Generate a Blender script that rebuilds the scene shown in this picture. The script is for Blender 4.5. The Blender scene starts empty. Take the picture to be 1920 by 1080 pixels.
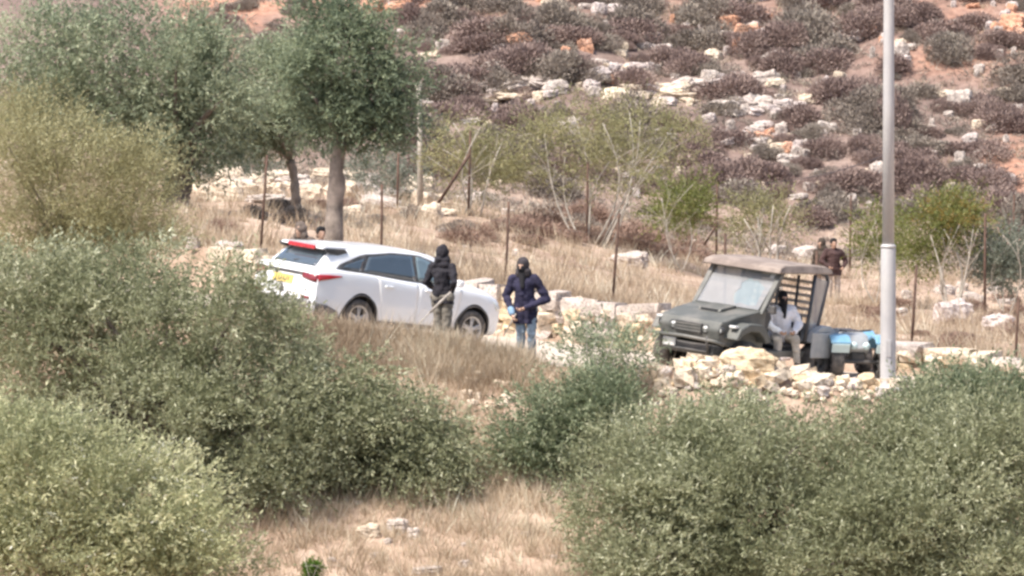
import bpy, bmesh, math, random
import numpy as np
from mathutils import Vector, Matrix
from mathutils.bvhtree import BVHTree

# ------------------------------------------------------------------ camera, sky, sun, exposure
scene = bpy.context.scene
COL = scene.collection
F = 12600.0            # focal length in photo pixels (photo 1920 wide)
CAM_Z = 6.0
HORIZON = 5.0          # photo row of the horizon
cam_d = bpy.data.cameras.new('camera'); cam = bpy.data.objects.new('camera', cam_d); COL.objects.link(cam)
cam_d.sensor_width = 36.0; cam_d.lens = 36.0 * F / 1920.0
cam_d.clip_start = 1.0; cam_d.clip_end = 3000.0
cam.location = (0, 0, CAM_Z)
cam.rotation_euler = (math.pi / 2 - math.atan((540 - HORIZON) / F), 0, 0)
scene.camera = cam

SUN_TO = Vector((-0.42, -0.36, 0.98)).normalized()      # towards the sun: behind the camera, to the left
w = bpy.data.worlds.new('World'); scene.world = w; w.use_nodes = True
nt = w.node_tree; nt.nodes.clear()
sky = nt.nodes.new('ShaderNodeTexSky'); sky.sky_type = 'NISHITA'; sky.sun_disc = False
sky.sun_elevation = math.asin(SUN_TO.z); sky.sun_rotation = math.atan2(SUN_TO.x, SUN_TO.y)
sky.dust_density = 3.0; sky.air_density = 1.0; sky.ozone_density = 1.0
bg = nt.nodes.new('ShaderNodeBackground'); bg.inputs[1].default_value = 0.13
out = nt.nodes.new('ShaderNodeOutputWorld')
nt.links.new(sky.outputs[0], bg.inputs[0]); nt.links.new(bg.outputs[0], out.inputs[0])
sun_d = bpy.data.lights.new('sun', 'SUN'); sun_d.energy = 3.6; sun_d.angle = math.radians(5.0); sun_d.color = (1.0, 0.93, 0.84)
sun = bpy.data.objects.new('sun', sun_d); COL.objects.link(sun)
sun.rotation_euler = (-SUN_TO).to_track_quat('-Z', 'Y').to_euler(); sun.location = (0, 60, 60)
scene.view_settings.view_transform = 'Standard'; scene.view_settings.look = 'None'
scene.view_settings.gamma = 1.0; scene.view_settings.exposure = 0.88
scene.render.engine = 'CYCLES'
scene.cycles.use_denoising = True
scene.cycles.max_bounces = 6; scene.cycles.transparent_max_bounces = 12
scene.cycles.filter_width = 2.8

# ------------------------------------------------------------------ helpers
R = np.random.default_rng(11)
rnd = random.Random(5)
def tag(o, label=None, cat=None, group=None, kind=None):
    if label: o['label'] = label
    if cat: o['category'] = cat
    if group: o['group'] = group
    if kind: o['kind'] = kind
    return o
def empty(name, loc=(0, 0, 0), rz=0.0):
    o = bpy.data.objects.new(name, None); COL.objects.link(o); o.location = loc; o.rotation_euler = (0, 0, rz)
    o.empty_display_size = 0.2
    return o
def link_mesh(name, me, m=None, parent=None):
    o = bpy.data.objects.new(name, me); COL.objects.link(o)
    if m is not None and len(me.materials) == 0: me.materials.append(m)
    if parent is not None: o.parent = parent
    return o
def mesh_np(name, V, FACES, attr=None, smooth=False):
    V = np.asarray(V, np.float32).reshape(-1, 3); FACES = np.asarray(FACES, np.int32)
    k = FACES.shape[1]; n = FACES.shape[0]
    me = bpy.data.meshes.new(name)
    me.vertices.add(len(V)); me.vertices.foreach_set('co', V.ravel())
    me.loops.add(n * k); me.loops.foreach_set('vertex_index', FACES.ravel())
    me.polygons.add(n)
    me.polygons.foreach_set('loop_start', np.arange(0, n * k, k, dtype=np.int32))
    if smooth: me.polygons.foreach_set('use_smooth', np.ones(n, bool))
    me.update(calc_edges=True)
    for an, av in (attr or {}).items():
        a = me.attributes.new(an, 'FLOAT', 'POINT'); a.data.foreach_set('value', np.asarray(av, np.float32))
    return me
def lerp(a, b, t): return a + (b - a) * t
def unit(a):
    return a / np.maximum(np.linalg.norm(a, axis=-1, keepdims=True), 1e-9)

class MB:
    """collects boxes, prisms, tubes and lathes into one mesh"""
    def __init__(s): s.V = []; s.F = []
    def add(s, vs, fs):
        b = len(s.V); s.V += [tuple(v) for v in vs]; s.F += [tuple(i + b for i in f) for f in fs]; return s
    def box(s, x0, x1, y0, y1, z0, z1, bev=0.0, M=None):
        if bev <= 0:
            vs = [(x, y, z) for x in (x0, x1) for y in (y0, y1) for z in (z0, z1)]
            fs = [(0, 1, 3, 2), (4, 6, 7, 5), (0, 4, 5, 1), (2, 3, 7, 6), (0, 2, 6, 4), (1, 5, 7, 3)]
        else:
            bm = bmesh.new(); bmesh.ops.create_cube(bm, size=1)
            for v in bm.verts:
                v.co = Vector((lerp(x0, x1, v.co.x + .5), lerp(y0, y1, v.co.y + .5), lerp(z0, z1, v.co.z + .5)))
            bmesh.ops.bevel(bm, geom=list(bm.edges), offset=bev, segments=2, affect='EDGES', profile=0.5)
            bm.verts.ensure_lookup_table()
            vs = [v.co.copy() for v in bm.verts]; fs = [[v.index for v in f.verts] for f in bm.faces]; bm.free()
        if M is not None: vs = [M @ Vector(v) for v in vs]
        return s.add(vs, fs)
    def prism(s, prof, y0, y1, taper=None, bev=0.0):
        """profile in xz swept in y; taper(x,z)->width factor"""
        t = taper or (lambda x, z: 1.0); n = len(prof)
        vs = [(x, y0 * t(x, z), z) for x, z in prof] + [(x, y1 * t(x, z), z) for x, z in prof]
        fs = [tuple(range(n)), tuple(reversed(range(n, 2 * n)))] + [(i, i + n, (i + 1) % n + n, (i + 1) % n) for i in range(n)]
        if bev > 0:
            bm = bmesh.new(); bv = [bm.verts.new(v) for v in vs]
            for f in fs: bm.faces.new([bv[i] for i in f])
            bmesh.ops.recalc_face_normals(bm, faces=bm.faces)
            bmesh.ops.bevel(bm, geom=list(bm.edges), offset=bev, segments=2, affect='EDGES', profile=0.5)
            bm.verts.index_update()
            vs = [v.co.copy() for v in bm.verts]; fs = [[v.index for v in f.verts] for f in bm.faces]; bm.free()
        return s.add(vs, fs)
    def tube(s, pts, rad, seg=8, caps=True):
        pts = [Vector(p) for p in pts]; n = len(pts)
        rads = list(rad) if hasattr(rad, '__len__') else [rad] * n
        vs = []; fs = []; up = None
        for i, p in enumerate(pts):
            d = (pts[min(i + 1, n - 1)] - pts[max(i - 1, 0)]).normalized()
            if up is None: up = d.orthogonal().normalized()
            up = (up - d * up.dot(d)).normalized(); sd = d.cross(up)
            for k in range(seg):
                a = 2 * math.pi * k / seg
                vs.append(p + (up * math.cos(a) + sd * math.sin(a)) * rads[i])
        for i in range(n - 1):
            for k in range(seg):
                fs.append((i * seg + k, i * seg + (k + 1) % seg, (i + 1) * seg + (k + 1) % seg, (i + 1) * seg + k))
        if caps: fs.append(tuple(reversed(range(seg)))); fs.append(tuple(range((n - 1) * seg, n * seg)))
        return s.add(vs, fs)
    def lathe(s, prof, seg=24, axis='y', M=None):
        """profile of (radius, axial) revolved about an axis"""
        vs = []; fs = []; n = len(prof)
        for k in range(seg):
            a = 2 * math.pi * k / seg
            for r, h in prof:
                c, q = r * math.cos(a), r * math.sin(a)
                p = (c, h, q) if axis == 'y' else ((c, q, h) if axis == 'z' else (h, c, q))
                vs.append(M @ Vector(p) if M is not None else p)
        for k in range(seg):
            for i in range(n - 1):
                fs.append((k * n + i, k * n + i + 1, ((k + 1) % seg) * n + i + 1, ((k + 1) % seg) * n + i))
        return s.add(vs, fs)
    def build(s, name, m, parent=None, smooth=False):
        me = bpy.data.meshes.new(name); me.from_pydata([tuple(v) for v in s.V], [], s.F); me.validate(); me.update()
        bm = bmesh.new(); bm.from_mesh(me); bmesh.ops.recalc_face_normals(bm, faces=bm.faces); bm.to_mesh(me); bm.free()
        if smooth:
            me.polygons.foreach_set('use_smooth', np.ones(len(me.polygons), bool))
        return link_mesh(name, me, m, parent)

# ------------------------------------------------------------------ materials
def new_mat(name):
    m = bpy.data.materials.new(name); m.use_nodes = True
    nt = m.node_tree; b = nt.nodes['Principled BSDF']
    return m, nt, b
def ramp(nt, fac, stops):
    r = nt.nodes.new('ShaderNodeValToRGB'); el = r.color_ramp.elements
    while len(el) < len(stops): el.new(0.5)
    for e, (p, c) in zip(el, stops): e.position = p; e.color = (*c, 1)
    nt.links.new(fac, r.inputs[0]); return r.outputs[0]
def noise(nt, scale, detail=4, vec=None, rough=0.55):
    n = nt.nodes.new('ShaderNodeTexNoise'); n.inputs['Scale'].default_value = scale; n.inputs['Detail'].default_value = detail
    n.inputs['Roughness'].default_value = rough
    if vec is not None: nt.links.new(vec, n.inputs['Vector'])
    return n.outputs[0]
def mixc(nt, fac, a, b, mode='MIX'):
    n = nt.nodes.new('ShaderNodeMix'); n.data_type = 'RGBA'; n.blend_type = mode
    for sock, v in ((n.inputs[0], fac), (n.inputs[6], a), (n.inputs[7], b)):
        if hasattr(v, 'links'): nt.links.new(v, sock)
        elif isinstance(v, (int, float)): sock.default_value = v
        else: sock.default_value = (*v, 1)
    return n.outputs[2]
def math_n(nt, op, a, b):
    n = nt.nodes.new('ShaderNodeMath'); n.operation = op
    for s_, v in zip(n.inputs, (a, b)):
        if hasattr(v, 'links'): nt.links.new(v, s_)
        else: s_.default_value = v
    return n.outputs[0]
def geo_pos(nt): return nt.nodes.new('ShaderNodeNewGeometry').outputs['Position']
def obj_pos(nt): return nt.nodes.new('ShaderNodeTexCoord').outputs['Object']
def attr(nt, name):
    a = nt.nodes.new('ShaderNodeAttribute'); a.attribute_name = name; return a.outputs['Fac']
def bump(nt, b, h, strength=0.4, dist=0.02):
    n = nt.nodes.new('ShaderNodeBump'); n.inputs['Strength'].default_value = strength; n.inputs['Distance'].default_value = dist
    nt.links.new(h, n.inputs['Height']); nt.links.new(n.outputs[0], b.inputs['Normal'])
def plain(name, col, rough=0.6, metal=0.0, var=0.12, scale=6.0, coat=0.0, bumpy=0.0, dirt=None, dirt_amt=0.5):
    """a colour with mottled variation, optional dust of its own"""
    m, nt, b = new_mat(name)
    n = noise(nt, scale, 5, obj_pos(nt))
    lo = tuple(c * (1 - var) for c in col); hi = tuple(min(1, c * (1 + var)) for c in col)
    c = ramp(nt, n, [(0.3, lo), (0.7, hi)])
    if dirt is not None:
        n2 = noise(nt, scale * .5, 6, obj_pos(nt), .65)
        f = ramp(nt, n2, [(0.45, (0, 0, 0)), (0.75, (dirt_amt,) * 3)])
        c = mixc(nt, f, c, dirt)
    nt.links.new(c, b.inputs['Base Color'])
    b.inputs['Roughness'].default_value = rough; b.inputs['Metallic'].default_value = metal
    b.inputs['Coat Weight'].default_value = coat
    if bumpy > 0: bump(nt, b, noise(nt, scale * 4, 5, obj_pos(nt)), bumpy, 0.02)
    return m
def leaf_mat(name, stops, rough=0.5, trans=0.36, spec=0.35):
    m, nt, b = new_mat(name)
    c = ramp(nt, attr(nt, 'rnd'), stops)
    n = noise(nt, 0.8, 2, geo_pos(nt))
    c2 = mixc(nt, ramp(nt, n, [(0.35, (0, 0, 0)), (0.65, (1, 1, 1))]), mixc(nt, 0.35, c, stops[0][1]), c)
    nt.links.new(c2, b.inputs['Base Color']); b.inputs['Roughness'].default_value = rough
    b.inputs['Specular IOR Level'].default_value = spec
    t = nt.nodes.new('ShaderNodeBsdfTranslucent'); nt.links.new(c2, t.inputs[0])
    mx = nt.nodes.new('ShaderNodeMixShader'); mx.inputs[0].default_value = trans
    o = nt.nodes['Material Output']
    nt.links.new(b.outputs[0], mx.inputs[1]); nt.links.new(t.outputs[0], mx.inputs[2]); nt.links.new(mx.outputs[0], o.inputs[0])
    return m
def rock_mat(name, lo, mid, hi, scale=3.0, bm_=0.6):
    m, nt, b = new_mat(name)
    p = geo_pos(nt)
    n = noise(nt, scale, 6, p, .6); n2 = noise(nt, scale * 7, 4, p, .6)
    c = ramp(nt, n, [(0.3, lo), (0.5, mid), (0.72, hi)])
    c = mixc(nt, ramp(nt, n2, [(0.38, (.8,) * 3), (0.52, (0, 0, 0))]), c, tuple(x * .5 for x in lo))
    oi = nt.nodes.new('ShaderNodeObjectInfo')
    c = mixc(nt, math_n(nt, 'MULTIPLY', oi.outputs['Random'], 0.3), c, mid)
    nt.links.new(c, b.inputs['Base Color']); b.inputs['Roughness'].default_value = 0.9
    b.inputs['Specular IOR Level'].default_value = 0.2
    bump(nt, b, n2, bm_, 0.05)
    return m
M = {}
M['olive'] = leaf_mat('olive_leaf', [(0, (0.147, 0.161, 0.084)), (0.45, (0.288, 0.305, 0.178)), (0.8, (0.501, 0.504, 0.329)), (1, (0.885, 0.9, 0.679))])
M['olive_b'] = leaf_mat('olive_leaf_silver', [(0, (0.192, 0.209, 0.113)), (0.45, (0.395, 0.412, 0.231)), (0.8, (0.713, 0.692, 0.426)), (1, (0.885, 0.9, 0.808))])
M['olive_c'] = leaf_mat('olive_leaf_dark', [(0, (0.102, 0.134, 0.075)), (0.45, (0.2, 0.238, 0.136)), (0.8, (0.37, 0.398, 0.25)), (1, (0.668, 0.689, 0.498))])
M['far_olive'] = leaf_mat('far_olive_leaf', [(0, (0.139, 0.175, 0.112)), (0.5, (0.271, 0.311, 0.201)), (1, (0.575, 0.604, 0.408))])
M['far_dark'] = leaf_mat('far_dark_leaf', [(0, (0.088, 0.121, 0.078)), (0.5, (0.185, 0.229, 0.143)), (1, (0.389, 0.434, 0.269))])
M['pale_olive'] = leaf_mat('pale_olive_leaf', [(0, (0.155, 0.192, 0.128)), (0.5, (0.292, 0.328, 0.209)), (1, (0.51, 0.547, 0.365))])
M['yellow_bush'] = leaf_mat('yellow_broom_leaf', [(0, (0.17, 0.154, 0.071)), (0.5, (0.353, 0.329, 0.167)), (1, (0.59, 0.569, 0.352))], trans=.3)
M['sapling'] = leaf_mat('sapling_leaf', [(0, (0.177, 0.176, 0.088)), (0.5, (0.312, 0.297, 0.149)), (1, (0.51, 0.472, 0.257))], trans=.35)
M['green'] = leaf_mat('bright_shrub_leaf', [(0, (.10, .12, .035)), (.5, (.20, .22, .065)), (1, (.36, .36, .13))], trans=.35)
M['ochre'] = leaf_mat('ochre_leaf', [(0, (.22, .15, .04)), (.5, (.36, .25, .07)), (1, (.5, .38, .14))], trans=.35)
M['greygreen'] = leaf_mat('grey_green_leaf', [(0, (0.121, 0.143, 0.11)), (0.5, (0.22, 0.242, 0.187)), (1, (0.363, 0.385, 0.308))])
M['vivid'] = leaf_mat('vivid_weed_leaf', [(0, (.05, .10, .012)), (.5, (.10, .19, .02)), (1, (.18, .30, .05))], trans=.35)
M['thorn'] = leaf_mat('thorn_shrub_twig', [(0, (0.163, 0.116, 0.105)), (0.5, (0.289, 0.214, 0.188)), (1, (0.498, 0.39, 0.334))], rough=.85, trans=.08, spec=.1)
M['thorn_b'] = leaf_mat('thorn_shrub_grey_twig', [(0, (0.166, 0.139, 0.118)), (0.5, (0.286, 0.242, 0.204)), (1, (0.474, 0.425, 0.352))], rough=.85, trans=.08, spec=.1)
M['dry_bush'] = leaf_mat('dry_bush_twig', [(0, (.19, .125, .095)), (.5, (.30, .205, .16)), (1, (.45, .33, .26))], rough=.85, trans=.12, spec=.1)
M['grass'] = leaf_mat('dry_grass_blade', [(0, (0.31, 0.231, 0.16)), (0.5, (0.534, 0.431, 0.313)), (0.85, (0.717, 0.632, 0.493)), (1, (0.855, 0.838, 0.678))], rough=.8, trans=.3, spec=.15)
M['white_twig'] = plain('pale_bark', (.44, .40, .34), .9, var=.3, scale=9, bumpy=.4)
M['bark'] = plain('olive_bark', (.15, .12, .10), .95, var=.45, scale=5, bumpy=.8)
M['bark_grey'] = plain('grey_bark', (.235, .195, .165), .95, var=.5, scale=4, bumpy=.8)
M['lime'] = rock_mat('limestone', (.33, .28, .25), (.52, .45, .40), (.70, .63, .56))
M['lime_wall'] = rock_mat('wall_limestone', (.46, .37, .28), (.66, .555, .43), (.80, .70, .57), 2.0)
M['lime_orange'] = rock_mat('orange_limestone', (.44, .225, .135), (.62, .35, .235), (.74, .49, .37), 2.0)
M['lime_ochre'] = rock_mat('ochre_limestone', (.48, .37, .25), (.62, .49, .33), (.72, .60, .44), 1.5)
M['lime_lilac'] = rock_mat('lilac_limestone', (.40, .335, .31), (.55, .475, .44), (.68, .60, .56))
M['rust'] = plain('rusty_steel', (.105, .062, .045), .85, .2, var=.5, scale=8, bumpy=.4)
M['wire'] = plain('fence_wire', (.16, .13, .12), .6, .5)
# ------------------------------------------------------------------ terrain
def vnoise(X, Y, s, seed=0):
    X = np.asarray(X, float) * s; Y = np.asarray(Y, float) * s
    xi = np.floor(X).astype(np.int64); yi = np.floor(Y).astype(np.int64); fx = X - xi; fy = Y - yi
    fx = fx * fx * (3 - 2 * fx); fy = fy * fy * (3 - 2 * fy)
    def h(a, b):
        n = (a * 374761393 + b * 668265263 + seed * 982451653) & 0x7fffffff
        n = ((n ^ (n >> 13)) * 1274126177) & 0x7fffffff
        return ((n ^ (n >> 16)) & 0xffff) / 65535.0
    return (lerp(lerp(h(xi, yi), h(xi + 1, yi), fx), lerp(h(xi, yi + 1), h(xi + 1, yi + 1), fx), fy) - .5) * 2
UC = [-400, 0, 300, 480, 688, 895, 1245, 1560, 1920, 2300]
ROADZ = [1.35, .85, .48, .27, .02, -.27, -.50, -.70, -.84, -1.0]
U7 = [-400, 0, 480, 960, 1440, 1920, 2300]
Z195 = [1.8, 1.45, .97, .2, -1.0, -1.6, -1.9]
Z170 = [1.9, 1.6, 1.2, .3, -1.5, -1.8, -2.0]
Z150 = [2.0, 1.7, 1.3, .3, -1.1, -1.4, -1.6]
ZW = [2.3, 1.82, 1.14, .507, -.033, -.524, -.9]
def wall_y(u): return 130 - 10 * (np.asarray(u, float) - 400) / 1520
def zt(X, Y):
    X = np.asarray(X, float); Y = np.asarray(Y, float)
    u = np.clip(960 + F * X / np.maximum(Y, 20), -400, 2300)
    rz = np.interp(u, UC, ROADZ); zw = np.interp(u, U7, ZW); yw = wall_y(u); k = np.ones_like(u)
    KY = [-60 * k, 0 * k, 25 * k, 60 * k, 100 * k, 109 * k, 113 * k, 117.0 * k, yw - .25, yw + .15, 150 * k, 170 * k, 195 * k, 222 * k, 400 * k]
    KZ = [6 * k, 4.2 * k, -3 * k, -11 * k, -6.0 * k, -3.6 + .3 * rz, -2.0 + .6 * rz, rz, rz, zw - .03, np.interp(u, U7, Z150), np.interp(u, U7, Z170),
          np.interp(u, U7, Z195), 6.6 * k, 66 * k]
    z = KZ[0].copy()
    for i in range(len(KY) - 1):
        t = np.clip((Y - KY[i]) / (KY[i + 1] - KY[i]), 0, 1)
        z = np.where(Y >= KY[i], lerp(KZ[i], KZ[i + 1], t), z)
    # rubble heap below the buggy
    hb = np.exp(-((u - 1370) / 130) ** 2) * .48 + np.exp(-((u - 1560) / 150) ** 2) * .22
    z = z + hb * np.exp(-((Y - 116.3) / .75) ** 2)
    z = z + .20 * np.clip((u - 330) / 120, 0, 1) * np.clip((1000 - u) / 120, 0, 1) * np.exp(-((Y - 117.1) / .42) ** 2)
    off = np.clip(np.minimum(np.abs(Y - 117.0), np.abs(Y - yw - .2)) / 2, 0, 1) * np.where((Y > 117) & (Y < yw), 0.12, 1)
    z = z + off * (vnoise(X, Y, .35, 1) * .16 + vnoise(X, Y, 1.1, 2) * .06)
    hill = np.clip((Y - 195) / 12, 0, 1)
    z = z + hill * (vnoise(X, Y, .16, 3) * .55 + vnoise(X, Y, .5, 4) * .28)
    return z
def zg(x, y): return float(zt(np.array([x]), np.array([y]))[0])
def at(u, Y, dz=0.0):
    x = (u - 960) * Y / F; return Vector((x, Y, zg(x, Y) + dz))
def P(u, v, Y): return Vector(((u - 960) * Y / F, Y, CAM_Z - (v - HORIZON) * Y / F))
_YS = np.arange(98, 300, .2)
def hit(u, v, y0=98):
    Y = _YS[_YS >= y0]; X = (u - 960) * Y / F
    below = (CAM_Z - (v - HORIZON) * Y / F) <= zt(X, Y)
    i = int(np.argmax(below)) if below.any() else len(Y) - 1
    return Vector((X[i], Y[i], zg(X[i], Y[i])))

xs = np.unique(np.concatenate([np.linspace(-120, -24, 17), np.arange(-24, 24.01, .4), np.linspace(24, 120, 17)]))
ys = np.unique(np.concatenate([np.arange(-60, 95, 5), np.arange(95, 135, .3), np.arange(135, 200, .6), np.arange(200, 235, .45), np.linspace(235, 400, 40)]))
GX, GY = np.meshgrid(xs, ys); GZ = zt(GX, GY)
nx = len(xs); ny = len(ys)
ii = (np.arange(ny - 1)[:, None] * nx + np.arange(nx - 1)[None]).ravel()
GF = np.stack([ii, ii + 1, ii + nx + 1, ii + nx], 1)
gu = 960 + F * GX / np.maximum(GY, 20); gv = HORIZON + F * (CAM_Z - GZ) / np.maximum(GY, 20)
def spot(cu, cv, su, sv): return np.exp(-((gu - cu) / su) ** 2 - ((gv - cv) / sv) ** 2)
hillm = np.clip((GY - 188) / 14, 0, 1)
red = hillm * np.clip(spot(420, 30, 90, 70) + spot(620, 0, 240, 22) + .6 * spot(950, -10, 260, 30) + .55 * spot(1780, 20, 160, 40) + spot(1900, 330, 60, 80) + .7 * spot(1790, 110, 140, 35) + .3 * spot(1350, 20, 150, 40) + np.clip((GY - 226) / 30, 0, .4), 0, 1)
lip = np.exp(-((GY - 116.6) / 1.6) ** 2)
ground_me = mesh_np('ground', np.stack([GX, GY, GZ], -1), GF, {'hill': hillm.ravel(), 'red': red.ravel(), 'lip': lip.ravel()}, True)
def ground_mat():
    m, nt, b = new_mat('dry_ground'); p = geo_pos(nt)
    n1 = noise(nt, .55, 6, p, .62); n2 = noise(nt, 4.5, 6, p, .65); n3 = noise(nt, 1.6, 4, p, .6)
    field = ramp(nt, n1, [(.28, (.29, .205, .155)), (.5, (.43, .32, .245)), (.72, (.56, .44, .345))])
    field = mixc(nt, ramp(nt, n2, [(.36, (.55,) * 3), (.54, (0, 0, 0))]), field, (.21, .145, .10))
    field = mixc(nt, ramp(nt, n3, [(.60, (0, 0, 0)), (.74, (.3,) * 3)]), field, (.62, .51, .39))
    hill = ramp(nt, n1, [(.3, (.14, .10, .09)), (.52, (.225, .165, .142)), (.75, (.37, .285, .24))])
    hill = mixc(nt, ramp(nt, n2, [(.38, (.6,) * 3), (.55, (0, 0, 0))]), hill, (.17, .12, .10))
    redc = ramp(nt, n2, [(.3, (.30, .15, .10)), (.55, (.46, .255, .175)), (.75, (.58, .37, .27))])
    c = mixc(nt, attr(nt, 'hill'), field, hill)
    rf = math_n(nt, 'MULTIPLY', attr(nt, 'red'), ramp(nt, n3, [(.25, (.3,) * 3), (.55, (1, 1, 1))]))
    c = mixc(nt, rf, c, redc)
    nt.links.new(c, b.inputs['Base Color']); b.inputs['Roughness'].default_value = .95; b.inputs['Specular IOR Level'].default_value = .1
    bump(nt, b, n2, .8, .08)
    return m
M['ground'] = ground_mat()
tag(link_mesh('ground', ground_me, M['ground']), kind='structure')
# gravel track between the bank and the stone wall
ru = np.linspace(-350, 2290, 220); rt = np.linspace(0, 1, 14)
RU, RT = np.meshgrid(ru, rt); RY = lerp(117.15, wall_y(RU) - .28, RT); RX = (RU - 960) * RY / F
RZ = zt(RX, RY) + .025 + .012 * vnoise(RX, RY, 3, 8)
jj = (np.arange(13)[:, None] * 220 + np.arange(219)[None]).ravel()
road_me = mesh_np('road', np.stack([RX, RY, RZ], -1), np.stack([jj, jj + 1, jj + 221, jj + 220], 1), None, True)
def road_mat():
    m, nt, b = new_mat('limestone_gravel'); p = geo_pos(nt)
    n = noise(nt, 1.2, 6, p, .6); n2 = noise(nt, 18, 5, p, .7)
    c = ramp(nt, n, [(.3, (.46, .38, .30)), (.55, (.60, .52, .43)), (.75, (.70, .63, .55))])
    c = mixc(nt, ramp(nt, n2, [(.38, (.5,) * 3), (.52, (0, 0, 0))]), c, (.33, .27, .22))
    nt.links.new(c, b.inputs['Base Color']); b.inputs['Roughness'].default_value = .95
    bump(nt, b, n2, .7, .03); return m
M['road'] = road_mat()
tag(link_mesh('road', road_me, M['road']), kind='structure')

# ------------------------------------------------------------------ stones
def stone_mesh(name, seed, sub=1, box=.55, jit=.12, cuts=0):
    """irregular stone in a unit box: a subdivided cube, rounded and knocked about"""
    rg = np.random.default_rng(seed); bm = bmesh.new(); bmesh.ops.create_cube(bm, size=1)
    bmesh.ops.subdivide_edges(bm, edges=list(bm.edges), cuts=sub, use_grid_fill=True)
    for v in bm.verts:
        d = v.co.normalized(); v.co = lerp(d * .56, v.co, box)
        v.co += Vector(rg.normal(0, jit * .5, 3))
    for _ in range(cuts):
        n = Vector(rg.normal(0, 1, 3)).normalized()
        bmesh.ops.bisect_plane(bm, geom=list(bm.verts) + list(bm.edges) + list(bm.faces), plane_co=n * rg.uniform(.3, .42), plane_no=n, clear_outer=True)
        ed = [e for e in bm.edges if e.is_boundary]
        if ed: bmesh.ops.holes_fill(bm, edges=ed)
    me = bpy.data.meshes.new(name); bm.to_mesh(me); bm.free(); return me
STONES = [stone_mesh('stone', 100 + i, 1, .62, .13) for i in range(10)]
SLABS = [stone_mesh('slab', 200 + i, 1, .85, .08) for i in range(6)]
from mathutils import noise as mnoise
def boulder_mesh(seed):
    rg_ = np.random.default_rng(seed); me = stone_mesh('boulder', seed, 1, .6, .10); bm = bmesh.new(); bm.from_mesh(me)
    bmesh.ops.subdivide_edges(bm, edges=list(bm.edges), cuts=3, use_grid_fill=True, smooth=.35)
    o = Vector(rg_.uniform(-50, 50, 3))
    for v in bm.verts:
        d = v.co.normalized(); q = mnoise.ridged_multi_fractal(v.co * 2.2 + o, 1.0, 2.1, 4, 1.0, 2.0) - 1.0
        v.co += d * (q * .13 + mnoise.noise(v.co * 6 + o) * .07); v.co.z = v.co.z * (1 - .12 * abs(math.sin(v.co.z * 16)))
    bm.to_mesh(me); bm.free(); return me
BOULD = [boulder_mesh(300 + i) for i in range(9)]
def mat_variant(meshes, m):
    out = []
    for me in meshes:
        c = me.copy(); c.materials.clear(); c.materials.append(m); out.append(c)
    return out
ST = {k: mat_variant(STONES, M[k]) for k in ('lime_wall', 'lime', 'lime_ochre')}
SL = {k: mat_variant(SLABS, M[k]) for k in ('lime_wall', 'lime')}
BO = {k: mat_variant(BOULD, M[k]) for k in ('lime', 'lime_orange', 'lime_ochre', 'lime_lilac', 'lime_wall')}
def put(name, me, loc, size, rz=0.0, tilt=(0, 0), parent=None):
    o = bpy.data.objects.new(name, me); COL.objects.link(o)
    o.location = loc; o.scale = size; o.rotation_euler = (tilt[0], tilt[1], rz)
    if parent is not None: o.parent = parent
    return o
# far-side dry stone wall, every stone a part
rg = random.Random(21)
def wall_run(root, u0, u1, top_extra=0.0):
    u = u0
    while u < u1:
        Y = float(wall_y(u)); L = rg.uniform(.32, .85); du = L * F / Y
        a = at(u + du / 2, Y - .42); zr = a.z; zw_ = float(np.interp(u + du / 2, U7, ZW)) + top_extra
        h = zw_ - zr; hs = min(.26, max(.14, h * .4)) * rg.uniform(.85, 1.2)
        ang = math.atan2(-10 / 1520 * F / Y, 1)
        put('slab', rg.choice(SL['lime_wall'] + SL['lime']), (a.x, Y - .12 + rg.uniform(-.06, .06), zw_ - hs * .4 + rg.uniform(-.03, .05)), (L * 1.12, rg.uniform(.5, .7), hs * 1.15), ang + rg.uniform(-.12, .12), (rg.uniform(-.1, .1), rg.uniform(-.07, .07)), root)
        z = zr - .05
        while z < zw_ - hs * .75:
            ch = rg.uniform(.15, .25); x = a.x - L / 2
            while x < a.x + L / 2:
                l2 = rg.uniform(.18, .42)
                put('stone', rg.choice(ST['lime_wall'] * 3 + ST['lime'] + ST['lime_ochre']), (x + l2 / 2, Y - .22 + rg.uniform(-.07, .07) - .1 * (zw_ - z), z + ch / 2),
                    (l2 * 1.15, rg.uniform(.35, .5), ch * 1.2), rg.uniform(-.3, .3), (rg.uniform(-.25, .25), rg.uniform(-.25, .25)), root)
                x += l2
            z += ch
        u += du
wall_root = tag(empty('dry_stone_wall', at(930, float(wall_y(930)) - .3)), 'low cream dry stone wall with flat capping slabs behind the hooded men', 'stone wall')
wall_root.location = (0, 0, 0); wall_run(wall_root, 872, 1262, .08)
wl = tag(empty('dry_stone_wall'), 'low pale stone wall running off behind the tail of the white car', 'stone wall'); wall_run(wl, 400, 560)
wr_ = tag(empty('stone_kerb'), 'pale stone kerb along the track beyond the lamp post', 'kerb'); wall_run(wr_, 1660, 1990, .12)

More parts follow.
